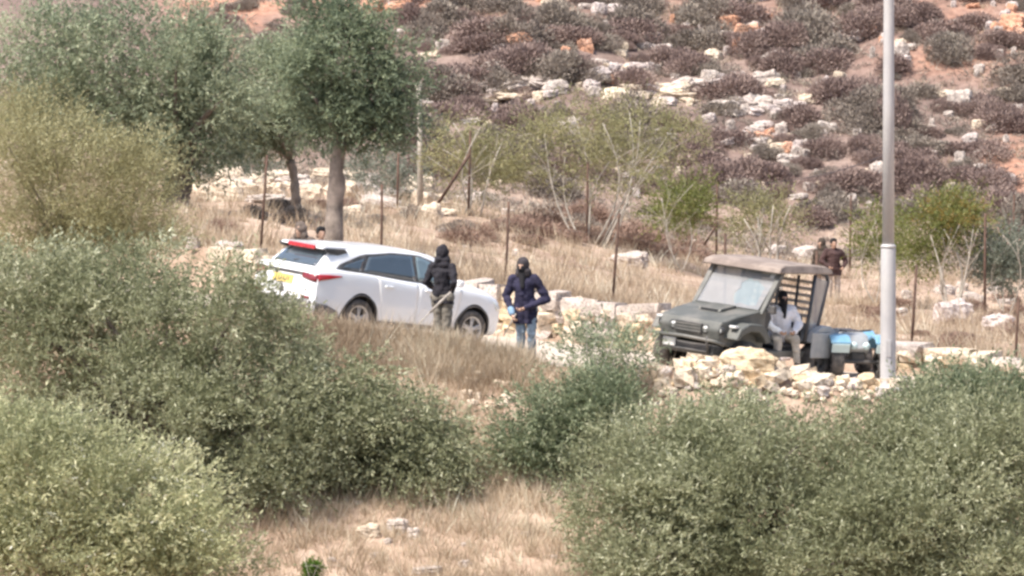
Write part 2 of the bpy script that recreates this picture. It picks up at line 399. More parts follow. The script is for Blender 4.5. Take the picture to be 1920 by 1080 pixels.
# rubble bank under the buggy: loose stones, each its own part of the bank
rb = tag(empty('rubble_bank'), 'bank of loose cream rubble stones below the open buggy', 'rubble')
def vtop(u): return float(np.interp(u, [1205, 1240, 1300, 1400, 1500, 1600, 1700, 1760], [715, 682, 655, 668, 668, 682, 690, 700]))
nst = 0
while nst < 280:
    u = rg.triangular(1205, 1750, 1380); d = rg.random() ** 1.3
    v = vtop(u) + 8 + d * 80
    s = rg.uniform(.09, .20) if rg.random() < .85 else rg.uniform(.2, .36)
    p = hit(u, v, 112)
    if p.y > 117.2: p = at(u, 116.9 + rg.uniform(-.2, .2))
    put('stone', rg.choice(ST['lime_wall'] * 4 + ST['lime'] + ST['lime_ochre']), (p.x, p.y, p.z + s * .18), (s * rg.uniform(1, 1.5), s, s * rg.uniform(.65, .95)),
        rg.uniform(0, 6), (rg.uniform(-.4, .4), rg.uniform(-.4, .4)), rb); nst += 1
def boulder(name, u, v, wpx, hpx, kind, label, group=None, y0=112, sink=.25, cat='rock', dp=.8, idx=None):
    p = hit(u, v + hpx * .45, y0); s = p.y / F
    W, H = wpx * s * 1.0, hpx * s * 1.25
    me = BO[kind][idx if idx is not None else rg.randrange(len(BOULD))]
    o = put(name, me, (p.x, p.y + W * dp * .25, p.z + H * (.5 - sink)), (W, W * dp, H), rg.uniform(-.4, .4), (rg.uniform(-.15, .15), rg.uniform(-.15, .15)))
    return tag(o, label, cat, group)
boulder('boulder', 1405, 700, 95, 46, 'lime_ochre', 'patch of ochre yellow earth, built as a boulder, in the rubble under the buggy', y0=114, dp=.6)  # boulder shape stands in for a patch of yellow earth
boulder('boulder', 1318, 668, 60, 32, 'lime_wall', 'cream boulder at the top of the rubble below the buggy grille', y0=114)
boulder('boulder', 1460, 672, 60, 25, 'lime_lilac', 'smooth grey boulder by the foot of the driver in white', y0=114)
boulder('boulder', 1180, 487, 62, 26, 'lime', 'cream boulder in dry grass beside the rusty post above the wall', y0=125)
boulder('boulder', 1788, 588, 62, 44, 'lime_lilac', 'large lilac grey boulder beside the lean fence post, right of the lamp post', y0=122)
boulder('boulder', 1872, 608, 56, 34, 'lime_lilac', 'low lilac grey boulder at the right edge of the field', y0=122)
boulder('boulder', 1455, 470, 34, 18, 'lime', 'small pale stone at the foot of the twin-stemmed sapling', y0=150)
boulder('boulder', 1512, 476, 42, 24, 'lime', 'pale stone in the field left of the two distant men', y0=150)
boulder('boulder', 1690, 588, 24, 18, 'lime', 'small pale stone in dry grass just right of the lamp post', y0=125)
boulder('boulder', 430, 470, 44, 20, 'lime', 'white stone lying among bushes behind the tail of the car', y0=120)
boulder('boulder', 362, 458, 22, 18, 'lime', 'small white stone at the tip of the yellow bush', y0=120)
boulder('boulder', 690, 1008, 40, 24, 'lime_wall', 'yellowish cream stone in dry grass under the olive', y0=98)
boulder('boulder', 745, 998, 36, 20, 'lime', 'long pale stone lying in dry grass by the olive trunk', y0=98)
boulder('boulder', 775, 1012, 22, 18, 'lime', 'small round pale stone beside the long pale stone', y0=98)
boulder('boulder', 800, 1076, 50, 12, 'lime', 'flat pale stone at the bottom edge of the picture', y0=98)
boulder('boulder', 870, 1062, 22, 12, 'lime', 'small stone near the bottom edge in dry grass', y0=98)
for i in range(26):   # scattered stones on the bank by the small olive
    boulder('stone', rg.uniform(860, 980), rg.uniform(655, 770), rg.uniform(10, 30), rg.uniform(8, 16), 'lime_wall', 'cream loose stone on the dry bank below the front wheel of the car', 'loose stones on the bank', y0=98)
for i in range(16):
    boulder('stone', rg.uniform(560, 1060), rg.uniform(900, 1078), rg.uniform(8, 18), rg.uniform(6, 11), 'lime', 'small loose stone in the dry grass between the front olives', 'small stones in the front grass', y0=98)
# limestone on the terrace edge
def tz(u): return 'left of the leaning rusty post' if u < 495 else 'beside the forked grey trunk' if u < 600 else 'right of the pale trunk' if u < 720 else 'by the wooden pole' if u < 790 else 'under the slanting brace'
for i in range(44):
    u = rg.uniform(365, 840); v = rg.gauss(362 + (u - 600) * .07, 16)
    boulder('stone', u, v, rg.uniform(24, 84), rg.uniform(14, 36), rg.choice(['lime_wall', 'lime_wall', 'lime']), 'cream limestone on the terrace edge ' + tz(u), 'terrace edge limestones ' + tz(u), y0=140)
for i in range(14):
    u = rg.uniform(1080, 1240); v = rg.uniform(470, 520)
    boulder('stone', rg.uniform(820, 1340), rg.uniform(395, 480), rg.uniform(10, 26), rg.uniform(7, 14), 'lime', 'small pale stone in the dry field above the wall', 'field stones', y0=128)
for i in range(10):
    boulder('stone', rg.uniform(1690, 1915), rg.uniform(530, 580), rg.uniform(16, 44), rg.uniform(9, 18), 'lime', 'pale stone in the field right of the lamp post', 'field stones right of the post', y0=128)
# the hillside: rocks one can tell apart
HR = [  # u, v, width, height, kind, label
 (699, 13, 34, 26, 'lime_orange', 'smaller orange boulder of the pair above the dark round tree'),
 (747, 13, 54, 36, 'lime_orange', 'larger orange boulder of the pair above the dark round tree'),
 (770, 73, 74, 22, 'lime_orange', 'flat peach slab of rock just right of the dark round tree'),
 (972, 80, 44, 28, 'lime_orange', 'orange rock between dark shrubs high on the hillside'),
 (1000, 113, 30, 24, 'lime_orange', 'peach rock above the long limestone ledge'),
 (1096, 85, 28, 24, 'lime_orange', 'pinkish orange rock beside two small white stones'),
 (1145, 85, 22, 18, 'lime', 'small white stone right of the pinkish rock'),
 (1225, 71, 24, 16, 'lime', 'lone small white stone among dark shrubs near the top'),
 (1325, 38, 46, 16, 'lime', 'pale flat rock left of the orange boulder cluster'),
 (1368, 42, 38, 24, 'lime_orange', 'topmost boulder of the orange cluster'),
 (1402, 62, 44, 24, 'lime_orange', 'middle boulder of the orange cluster'),
 (1396, 86, 40, 24, 'lime_orange', 'lowest boulder of the orange cluster'),
 (1352, 68, 44, 16, 'lime', 'cream rock beside the orange boulder cluster'),
 (1430, 32, 34, 18, 'lime_orange', 'orange rock standing right of the orange cluster'),
 (1888, 42, 66, 44, 'lime_orange', 'big orange boulder at the top right corner'),
 (1905, 70, 46, 22, 'lime_orange', 'orange rock under the big boulder at the top right corner'),
 (905, 186, 110, 18, 'lime_wall', 'long low cream ledge, lowest of the limestone bands'),
 (965, 166, 120, 24, 'lime', 'long limestone ledge in the middle of the pale band'),
 (930, 128, 46, 26, 'lime', 'grey white rock at the upper end of the pale band'),
 (1000, 182, 70, 28, 'lime_wall', 'cream rock over the tops of the pale saplings'),
 (1040, 165, 46, 26, 'lime', 'white rock at the right end of the pale band'),
 (880, 205, 70, 16, 'lime', 'narrow pale ledge left of the pale saplings'),
 (1150, 150, 90, 42, 'lime_wall', 'broad cream outcrop above the saplings'),
 (1215, 182, 130, 34, 'lime_wall', 'long cream slab below the broad outcrop'),
 (1262, 193, 66, 22, 'lime_wall', 'cream slab at the lower right of the broad outcrop'),
 (1128, 140, 50, 22, 'lime', 'white rock at the left end of the broad outcrop'),
 (1205, 130, 54, 18, 'lime_lilac', 'lilac grey rock above the broad outcrop'),
 (1318, 163, 92, 34, 'lime', 'rough white rock right of the broad outcrop'),
 (1510, 114, 108, 24, 'lime', 'long white ledge sloping up left of the lamp post'),
 (1437, 148, 46, 26, 'lime', 'rounded white rock on a shrub left of the lamp post'),
 (1390, 203, 104, 32, 'lime', 'wide white ledge with a dark shrub growing on it'),
 (1470, 205, 54, 26, 'lime_lilac', 'grey rock at the right of the wide white ledge'),
 (1588, 74, 54, 30, 'lime_lilac', 'grey rock between dark shrubs near the lamp post'),
 (1690, 100, 24, 32, 'lime', 'upright pale rock touching the lamp post high up'),
 (1690, 236, 22, 50, 'lime', 'tall pale rock peeping out right of the lamp post'),
 (1800, 192, 42, 40, 'lime', 'bright white rock on the slope right of the lamp post'),
 (1836, 130, 18, 16, 'lime', 'small white stone high right of the lamp post'),
 (1905, 205, 24, 18, 'lime', 'small white stone near the right edge'),
 (1370, 260, 54, 26, 'lime_lilac', 'grey white rock above the large dark shrub'),
 (1425, 255, 60, 18, 'lime_orange', 'pink tinged rock strip above the large dark shrub'),
 (1466, 240, 22, 20, 'lime', 'little white stone over the large dark shrub'),
 (1502, 288, 54, 36, 'lime', 'white rock right of the large dark shrub'),
 (1545, 238, 22, 18, 'lime', 'left one of two small white stones left of the post'),
 (1562, 240, 16, 16, 'lime', 'right one of two small white stones left of the post'),
 (1312, 284, 26, 20, 'lime', 'white stone right of the pale saplings'),
 (1332, 330, 42, 24, 'lime', 'white rock by the fence post right of the saplings'),
 (1330, 358, 40, 22, 'lime', 'pale rock under the white rock by the fence post'),
 (1650, 322, 36, 34, 'lime', 'white rock half behind the lamp post'),
 (1820, 262, 26, 18, 'lime_lilac', 'grey stone on the lower slope right of the post'),
 (1800, 296, 18, 22, 'lime', 'cream stone on the lower slope right of the post'),
 (1805, 330, 16, 14, 'lime', 'tiny cream stone on the lower slope right of the post'),
 (1892, 338, 28, 20, 'lime_lilac', 'stone on the reddish slope at the right edge'),
 (890, 370, 60, 20, 'lime', 'grey white rock at the foot of the far fence'),
 (765, 405, 60, 16, 'lime_wall', 'low cream slab behind the roof of the car'),
 (820, 398, 80, 22, 'lime_wall', 'cream rock below the slanting fence brace'),
]
for i, (u, v, a, b, k, l) in enumerate(HR):
    if a < 50: boulder('rock', u, v, a, b, k, l, None, y0=150, dp=.7); continue
    p0 = hit(u, v + b * .45, 150); oc = tag(empty('rock_outcrop', p0), l, 'rock')
    for q in range(6 + int(a / 14)):
        f = rg.uniform(-.5, .5); w_ = a * (.62 if q < 2 else rg.uniform(.16, .42)); h_ = max(7, b * rg.uniform(.35, .75)); p = hit(u + f * a, v + rg.uniform(-.3, .45) * b - f * b * .25, 150); s = p.y / F
        put('stone', rg.choice(BO[k if rg.random() < .75 else 'lime_lilac']), (p.x - p0.x, p.y - p0.y, p.z - p0.z + h_ * s * .2), (w_ * s, w_ * s * .8, h_ * s * 1.15), rg.uniform(-.8, .8), (rg.uniform(-.25, .25), rg.uniform(-.25, .25)), oc)
def zone(u, v):
    c = 'right of the dark round tree' if u < 900 else 'around the pale limestone bands' if u < 1060 else 'around the broad cream outcrop' if u < 1300 else 'around the wide white ledge' if u < 1480 else 'just left of the lamp post' if u < 1655 else 'just right of the lamp post' if u < 1780 else 'near the right edge'
    return ('top' if v < 95 else 'middle' if v < 215 else 'lower') + ' slope ' + c
for i in range(290):
    u = rg.uniform(780, 1915); v = rg.uniform(-8, 345 + (u - 780) * .05)
    z = zone(u, v)
    red_ = rg.random() < (.22 if v < 120 else .05)
    boulder('stone', u, v, 9 + 28 * rg.random() ** 2, rg.uniform(8, 20), 'lime_orange' if red_ else rg.choice(['lime', 'lime', 'lime_lilac', 'lime_wall']),
            ('small orange' if red_ else 'small pale') + ' stone among shrubs on the %s' % z, 'small %s stones, %s' % ('orange' if red_ else 'pale', z), y0=160)

# ------------------------------------------------------------------ vegetation
def shrub_mesh(name, seed, m, n=4200, L=.13, W=.015, flat=1.0):
    g = np.random.default_rng(seed)
    lobes = unit(g.normal(0, 1, (9, 3)) * [1, 1, .55]); lobes[:, 2] = np.abs(lobes[:, 2]); lobes *= g.uniform(.35, .62, (9, 1))
    li = g.integers(0, 9, n)
    d = unit(g.normal(0, 1, (n, 3)) + [0, 0, .35]); r = .52 * g.uniform(.35, 1, (n, 1)) ** .5
    b = lobes[li] + d * r; b[:, 2] = np.abs(b[:, 2]) * .95
    ld = unit(d * .9 + g.normal(0, .55, (n, 3)) + [0, 0, .25]); sd = unit(np.cross(ld, g.normal(0, 1, (n, 3))))
    l = L * g.uniform(.5, 1.2, (n, 1)); wv = W * g.uniform(.7, 1.6, (n, 1))
    V = np.stack([b, b + ld * l * .5 + sd * wv, b + ld * l, b + ld * l * .5 - sd * wv], 1).reshape(-1, 3)
    a = np.clip(.55 * g.random(9)[li] + .45 * g.random(n), 0, 1)
    me = mesh_np(name, V, np.arange(4 * n).reshape(n, 4), {'rnd': np.repeat(a, 4)}); me.materials.append(m); return me
def bumpy_core(name, m, seed):
    me = stone_mesh(name, seed, 3, .1, .06); me.materials.append(m); return me
TH = [shrub_mesh('thorn_shrub', 40 + i, M['thorn'], 7000) for i in range(4)] + [shrub_mesh('thorn_shrub', 50 + i, M['thorn_b'], 6200) for i in range(3)]
DB = [shrub_mesh('dry_bush', 60 + i, M['dry_bush'], 3000, .24, .014) for i in range(4)]
def shrub(me, name, u, v, wpx, hpx, label, cat, group, y0):
    p = hit(u, v + hpx * .5, y0); s = p.y / F; W = wpx * s / 1.9; H = hpx * s / 1.05
    o = put(name, me, (p.x, p.y + W * .3, p.z - H * .08), (W, W * .9, H), rg.uniform(0, 6.28)); return tag(o, label, cat, group)
# large shrubs seen clearly
for u, v, a, b, l in [
 (1420, 310, 150, 75, 'large dark mauve shrub right of the pale saplings'),
 (1675, 200, 110, 110, 'tall dark shrub standing behind the lamp post'),
 (1720, 330, 120, 60, 'dark shrub on the slope just right of the lamp post'),
 (1560, 165, 110, 60, 'broad mauve shrub left of the lamp post at mid slope'),
 (1620, 30, 130, 70, 'large dark shrub left of the lamp post near the top'),
 (1770, 55, 150, 60, 'wide dark shrub right of the lamp post near the top'),
 (1480, 55, 90, 80, 'dark round shrub right of the orange cluster'),
 (840, 130, 190, 80, 'broad dark mauve shrub right of the dark round tree'),
 (930, 40, 180, 70, 'wide dark shrub above the orange rock near the top'),
 (1190, 40, 150, 75, 'dark mauve shrub near the top right of centre'),
 (1080, 110, 120, 60, 'grey mauve shrub above the limestone bands'),
 (1290, 105, 110, 60, 'dark shrub above the rough white rock'),
 (1870, 200, 110, 70, 'dark purple shrub near the right edge'),
 (1830, 270, 130, 50, 'low grey shrub on the right slope'),
 (1530, 400, 110, 44, 'round mauve bush behind the far fence left of the lamp post'),
 (1620, 260, 80, 60, 'olive brown shrub left of the lamp post on the lower slope')]:
    shrub(rg.choice(TH[:4]), 'thorn_shrub', u, v, a, b, l, 'shrub', None, 150)
cells = [(u, v) for v in range(-12, 400, 30) for u in range(770, 1960, 58)]
for u, v in cells:
    u += rg.uniform(-30, 30); v += rg.uniform(-16, 16)
    if v > 330 + (u - 780) * .06 or rg.random() < .1: continue
    if 1100 < u < 1290 and 140 < v < 200: continue
    if 870 < u < 1050 and 150 < v < 200 and rg.random() < .6: continue
    if 1700 < u < 1900 and 100 < v < 150: continue
    if u > 1860 and 270 < v < 370 and rg.random() < .7: continue
    a = 45 + 110 * rg.random() ** 1.4; z = zone(u, v); big = a > 85
    shrub(rg.choice(TH), 'thorn_shrub', u, v, a, a * rg.uniform(.32, .66), '%s mauve thorn shrub on the %s' % ('broad' if big else 'small', z), 'shrub',
          '%s shrubs, %s' % ('broad' if big else 'small', z), 150)
for u, v in [(rg.uniform(380, 560), rg.uniform(-10, 90)) for _ in range(16)] + [(rg.uniform(640, 800), rg.uniform(30, 110)) for _ in range(12)]:
    shrub(rg.choice(TH), 'thorn_shrub', u, v, rg.uniform(30, 70), rg.uniform(18, 34), 'small thorn shrub on the red slope behind the two left trees', 'shrub', 'shrubs on the red slope', 150)
def fz(u): return 'above the front of the white car' if u < 930 else 'between the two posts above the wall' if u < 1080 else 'above the white boulder by the post' if u < 1230 else 'left of the buggy roof'
for i in range(36):
    u = rg.uniform(835, 1380); v = rg.gauss(428 + (u - 1100) * .05, 20); a = rg.uniform(50, 130)
    shrub(rg.choice(DB + TH[4:5]), 'dry_bush', u, v, a, a * rg.uniform(.28, .42), 'low pinkish brown dry bush in the field ' + fz(u), 'bush', 'dry bushes ' + fz(u), 128)
for i in range(20):
    u = rg.uniform(1600, 1915); v = rg.uniform(555, 650); a = rg.uniform(40, 100)
    shrub(rg.choice(DB), 'dry_bush', u, v, a, a * rg.uniform(.28, .42), 'low brown dry bush in the field behind the lamp post', 'bush', 'dry bushes behind the lamp post', 122)
for i in range(14):
    u = rg.uniform(380, 800); v = rg.uniform(375, 425); a = rg.uniform(30, 90)
    shrub(rg.choice(DB + TH[4:]), 'dry_bush', u, v, a, a * rg.uniform(.3, .45), 'low dry bush under the trees behind the white car', 'bush', 'dry bushes behind the car', 128)

def leaves_np(g, ells, nclump, sprigs, lps, L, W, sprig, crad, up=.15, droop=.0, rmin=.5, power=.6):
    """small leaves on sprigs, gathered in clumps through the crown's volume"""
    C = np.array([e[0] for e in ells], float); S = np.array([e[1] for e in ells], float)
    wgt = np.array([(s[0] * s[1] * s[2]) ** (2 / 3) for s in S]); wgt /= wgt.sum()
    k = g.choice(len(ells), nclump, p=wgt); d = unit(g.normal(0, 1, (nclump, 3)))
    rr = rmin + (1.0 - rmin) * g.random((nclump, 1)) ** power
    cc = C[k] + d * S[k] * rr; crnd = g.random(nclump); cs = g.uniform(.6, 1.45, (nclump, 1))
    n = nclump * sprigs; ci = np.repeat(np.arange(nclump), sprigs)
    off_ = unit(g.normal(0, 1, (n, 3))) * g.random((n, 1)) ** .45; base = cc[ci] + off_ * crad * 1.5 * cs[ci] * [1, 1, .7]
    o = unit((base - C[k][ci]) / S[k][ci] ** 1.2)
    sd = unit(o * .5 + off_ * .55 + g.normal(0, .38, (n, 3)) + [0, 0, up])
    sl = sprig * g.uniform(.6, 1.3, (n, 1))
    N = n * lps; si = np.repeat(np.arange(n), lps); t = np.tile((np.arange(lps) + .5) / lps, n)[:, None]
    pos = base[si] + sd[si] * sl[si] * t; pos[:, 2] -= droop * (sl[si] * t)[:, 0] ** 2 / max(sprig, .01)
    ld = unit(sd[si] * .8 + g.normal(0, .6, (N, 3)) - [0, 0, droop * .5]); s2 = unit(np.cross(ld, g.normal(0, 1, (N, 3))))
    l = L * g.uniform(.65, 1.25, (N, 1)); wv = W * .5 * g.uniform(.7, 1.25, (N, 1))
    V = np.stack([pos, pos + ld * l * .5 + s2 * wv, pos + ld * l, pos + ld * l * .5 - s2 * wv], 1).reshape(-1, 3)
    a = np.clip(.55 * crnd[ci][si] + .25 * g.random(n)[si] + .32 * g.random(N) ** 2 - .02, 0, 1)
    return V, np.repeat(a, 4), cc, k
def crown_obj(g, root, ells, m, nclump, sprigs, lps, L, W, sprig, crad, **kw):
    V, a, cc, k = leaves_np(g, ells, nclump, sprigs, lps, L, W, sprig, crad, **kw)
    V = V - np.array(root.location)
    me = mesh_np('crown', V, np.arange(len(V)).reshape(-1, 4), {'rnd': a}); link_mesh('crown', me, m, root)
    return cc, k
def limbs(g, root, base, ells, cc, k, r0, m, nlimb=10, fork=None, name='trunk', lean=(0, 0)):
    base = Vector(base); org = Vector(root.location)
    top = fork if fork is not None else base + Vector((lean[0], lean[1], .9))
    mb = MB(); n = 6; pts = []; 
    for i in range(n + 1):
        t = i / n; pts.append(base.lerp(Vector(top), t) + Vector((g.normal(0, r0 * .14), g.normal(0, r0 * .14), 0)) * (1 if 0 < i < n else 0) - org)
    ks = 14; q2 = [pts[min(int(t), n - 1)].lerp(pts[min(int(t), n - 1) + 1], t - min(int(t), n - 1)) for t in np.linspace(0, n, ks)]
    mb.tube(q2, [r0 * (1.4 if i == 0 else lerp(1.08, .8, i / (ks - 1)) * g.uniform(.86, 1.14)) for i in range(ks)], 12)
    mb.V = [tuple(Vector(v) + Vector(g.normal(0, r0 * .07, 3))) for v in mb.V]
    mb.build('trunk', m, root, True)
    lb = MB()
    ids = g.choice(len(cc), min(nlimb, len(cc)), replace=False)
    for j in ids:
        e = Vector(cc[j]); s = Vector(top); mid = s.lerp(e, .5) + Vector((g.normal(0, .15), g.normal(0, .15), g.normal(.1, .15)))
        q = []
        for t in np.linspace(0, 1, 7):
            q.append((s.lerp(mid, t)).lerp(mid.lerp(e, t), t) - org)
        rr = r0 * g.uniform(.28, .5); lb.tube(q, [lerp(rr, rr * .12, t) for t in np.linspace(0, 1, 7)], 6)
    lb.build('limbs', m, root, True)
def olive(label, u, v, Y, ells_px, m, nclump, sprigs=10, lps=9, L=.095, W=.030, sprig=.36, crad=.31, r0=.22, seed=1, bark='bark', nlimb=14, name='olive_tree', cat='tree', group=None, fork_v=None, **kw):
    """ells_px: crown lobes as (u, v, half width px, half height px, depth offset m)"""
    g = np.random.default_rng(seed); base = at(u, Y); s = Y / F
    root = tag(empty(name, base), label, cat, group)
    ells = []
    for (eu, ev, a, b, dy) in ells_px:
        c = P(eu, ev, Y + dy); ells.append(((c.x, c.y, c.z), (a * s, (a + b) * .5 * s, b * s)))
    cc, k = crown_obj(g, root, ells, M[m], nclump, sprigs, lps, L, W, sprig, crad, **kw)
    fork = None
    if fork_v is not None: f = P(fork_v[0], fork_v[1], Y); fork = f
    else:
        c = np.mean([e[0] for e in ells], 0); fork = Vector((lerp(base.x, c[0], .3), lerp(base.y, c[1], .3), lerp(base.z, c[2], .45)))
    limbs(g, root, base - Vector((0, 0, .15)), ells, cc, k, r0, M[bark], nlimb, fork)
    return root
# olives in front of the track
olive('big grey green olive tree hiding the tail of the white car', 330, 0, 112.5, [(160, 662, 215, 160, 0.6), (380, 662, 190, 165, 0.2), (250, 822, 230, 170, -0.6), (470, 812, 150, 190, -0.3), (60, 582, 130, 120, 0.8), (530, 662, 60, 85, 0.2), (250, 542, 120, 80, 0.6), (510, 972, 110, 90, -0.7), (430, 1022, 90, 70, -0.9), (50, 560, 110, 90, 0.4), (180, 560, 110, 80, 0.8)], 'olive', 370, 46, 8, rmin=.6, seed=3, r0=.3, nlimb=20)
olive('olive tree with drooping twigs below the middle of the white car', 760, 0, 112.8, [(675, 757, 90, 80, 0), (755, 827, 95, 80, 0), (640, 842, 100, 105, -0.2), (735, 892, 95, 70, -0.2), (835, 847, 50, 60, 0)], 'olive', 150, 46, 8, rmin=.55, seed=4, r0=.2, droop=.6, up=-.05)
olive('silvery olive tree in the bottom left corner', 120, 0, 104.5, [(90, 914, 150, 130, 0), (250, 964, 140, 120, 0), (60, 1054, 190, 120, -0.3), (330, 1054, 130, 110, 0), (20, 864, 100, 90, 0)], 'olive_b', 220, 46, 8, rmin=.6, seed=5, r0=.25, L=.10)
olive('small round olive tree in the middle below the stone wall', 1035, 0, 113.5, [(1015.8, 809, 73.1, 64.0, 0), (1087.8, 764, 81.7, 52.0, 0.3), (1060.8, 854, 77.4, 56.0, 0), (1141.8, 754, 47.3, 40.0, 0.3), (1006.8, 854, 51.6, 48.0, 0)], 'olive_c', 85, 46, 8, rmin=.5, seed=6, r0=.11, fork_v=(1042, 840))
olive('wide olive tree in the lower right, in front of the rubble', 1330, 0, 109.5, [(1235, 846, 100, 75, 0.5), (1345, 812, 85, 65, 1.1), (1435, 859, 100, 85, -0.2), (1180, 949, 105, 105, -0.3), (1300, 949, 90, 85, -0.9), (1425, 999, 130, 100, -0.8), (1520, 874, 70, 80, 0.6), (1240, 1054, 120, 75, -1.2), (1340, 864, 80, 70, 0.6)], 'olive', 270, 46, 8, rmin=.6, seed=7, r0=.3, nlimb=20)
olive('large olive tree filling the right edge', 1760, 0, 109.0, [(1615, 873, 75, 85, 0.4), (1715, 818, 90, 72, 1.0), (1830, 848, 105, 85, 0.2), (1900, 933, 105, 115, -0.3), (1640, 988, 110, 95, -0.6), (1770, 973, 115, 95, -0.9), (1560, 1058, 110, 70, -1.1), (1860, 1063, 130, 75, -1.2), (1710, 888, 90, 80, 0.3)], 'olive', 280, 46, 8, rmin=.6, seed=8, r0=.3, nlimb=18)
olive('dark olive top rising at the right edge below the kerb', 1830, 0, 113.0, [(1790, 753, 80.75, 49.5, 0), (1870, 768, 85.5, 54.0, 0), (1740, 788, 57.0, 36.0, 0)], 'olive_c', 70, 46, 8, rmin=.5, seed=9, r0=.14)
# vegetation behind the track on the left
olive('yellow green broom bush at the left edge', 110, 0, 122.5, [(60, 290, 130, 100, 0), (170, 350, 140, 95, 0), (250, 390, 85, 85, 0), (70, 400, 150, 100, 0), (270, 310, 40, 60, 0), (20, 240, 60, 60, 0.2), (60, 470, 120, 55, 0), (250, 455, 80, 45, 0), (160, 450, 90, 60, -0.2)], 'yellow_bush', 270, 36, 7, rmin=.5, L=.085, W=.018, sprig=.42, crad=.25, seed=12, r0=.09, up=.55, name='broom_bush', cat='bush')
olive('big dark olive tree at the top left', 330, 0, 148, [(110, 120, 140, 110, 0), (260, 110, 150, 120, 0), (370, 200, 110, 110, 0), (200, 220, 150, 85, 0), (330, 280, 90, 60, 0), (40, 180, 120, 90, 0), (390, 120, 60, 80, .3)], 'far_olive', 210, 40, 8, rmin=.6, L=.125, W=.036, sprig=.4, crad=.42, seed=13, r0=.32, fork_v=(338, 290), nlimb=20)
olive('pale green olive with a forked trunk left of the dark round tree', 562, 0, 152, [(500, 190, 75, 90, 0), (550, 150, 60, 80, 0), (470, 240, 50, 50, 0), (560, 240, 60, 40, 0), (500, 120, 40, 45, 0)], 'pale_olive', 110, 24, 8, L=.14, W=.034, sprig=.38, crad=.28, seed=14, r0=.11, bark='bark_grey', fork_v=(545, 300))
olive('dark round headed tree on a pale trunk behind the white car', 622, 0, 134, [(640, 110, 72.0, 76.0, 0), (690, 185, 70.2, 71.25, 0), (590, 170, 45.0, 80.75, 0), (640, 225, 76.5, 36.1, 0), (602, 31, 36.0, 42.75, 0.3), (672, 46, 40.0, 38.0, 0.2), (747, 130, 30.6, 47.5, 0), (727, 225, 40.5, 33.25, 0)], 'far_dark', 110, 40, 8, rmin=.55, L=.11, W=.034, sprig=.34, crad=.34, seed=15, r0=.185, bark='bark_grey', fork_v=(640, 265), nlimb=18, name='round_tree')
# bare-stemmed saplings in the field
def sapling(label, stems, ells_px, Y, m, nclump, seed, r=.035, L=.085, W=.024, sprigs=8, extra=None, cat='sapling', name='sapling', bark='white_twig', sp=.4, cr=.28):
    g = np.random.default_rng(seed); base = at(stems[0][0], Y); s = Y / F
    root = tag(empty(name, base), label, cat)
    ells = []
    for (eu, ev, a, b) in ells_px:
        c = P(eu, ev, Y); ells.append(((c.x, c.y, c.z), (a * s, a * s, b * s)))
    crown_obj(g, root, ells, M[m], int(nclump * 1.2), sprigs + 2, 8, L * 1.1, W * 1.2, sp, cr, up=.3, rmin=.25)
    if extra: 
        n0 = len(root.children); crown_obj(g, root, ells[-1:], M[extra], nclump // 4, sprigs, 7, L, W, .35, .2, up=.3, rmin=.2)
    for (u0, u1, v1) in stems:
        b0 = at(u0, Y - .6); e = P(u1, v1, Y - .6 + g.normal(0, .3)); mb = MB(); q = []
        bend = Vector((g.normal(0, .22), g.normal(0, .1), g.normal(0, .12)))
        for t in np.linspace(0, 1, 8): q.append(b0.lerp(e, t) + bend * math.sin(t * math.pi) * 1.2 - Vector(root.location) - Vector((0, 0, .05 * (1 - t))))
        mb.tube(q, [lerp(r, r * .3, t) for t in np.linspace(0, 1, 8)], 6)
        for j in range(4):
            t = g.uniform(.4, .85); a = q[int(t * 7)]; d = (e - b0).normalized() * .5 + Vector((g.normal(0, .35), g.normal(0, .3), .15))
            mb.tube([a, a + d * .5, a + d], [r * .4, r * .25, r * .1], 5)
        mb.build('stem', M[bark], root, True)
    return root
sapling('broad pale green sapling clump with many bare whitish stems', [(1100, 1075, 215), (1085, 1020, 240), (1110, 1130, 230), (1120, 1200, 225), (1095, 1060, 290), (1125, 1260, 240), (1105, 1160, 280), (1130, 1235, 300), (1140, 1180, 210)],
        [(1080, 240, 110, 55), (1200, 250, 105, 55), (1270, 280, 60, 60), (1020, 280, 60, 60), (1130, 320, 120, 40)], 172, 'sapling', 170, 31, .032)
sapling('pale green sapling left of the slanting brace', [(880, 850, 230), (890, 900, 240), (870, 830, 280), (900, 940, 270)], [(850, 270, 55, 50), (930, 300, 60, 50), (880, 320, 80, 40)], 172, 'sapling', 100, 32, .03)
sapling('low bright green shrub right of the sapling clump', [(1275, 1262, 350), (1285, 1300, 345), (1270, 1240, 370)], [(1280, 375, 45, 35), (1265, 395, 50, 25), (1300, 360, 28, 28)], 168, 'green', 70, 33, .018, cat='shrub', name='leafy_shrub')
sapling('sapling with two pale stems behind the buggy roof', [(1455, 1450, 385), (1470, 1482, 385), (1412, 1418, 400), (1400, 1395, 410)], [(1430, 400, 45, 35), (1400, 430, 35, 40), (1480, 410, 30, 30)], 170, 'sapling', 45, 34, .045)
sapling('green and ochre leafed shrub with pale stems right of the lamp post', [(1778, 1770, 430), (1785, 1800, 420), (1775, 1745, 440), (1790, 1825, 430)], [(1740, 440, 55, 50), (1810, 430, 45, 50), (1720, 480, 45, 35), (1780, 400, 60, 30)], 160, 'green', 120, 35, .04, extra='ochre', cat='shrub', name='leafy_shrub')
sapling('green shrub just left of the lamp post', [(1648, 1645, 410), (1655, 1662, 405), (1640, 1632, 430)], [(1648, 430, 30, 40), (1640, 460, 26, 30), (1662, 470, 28, 32)], 165, 'green', 50, 36, .02, cat='shrub', name='leafy_shrub')
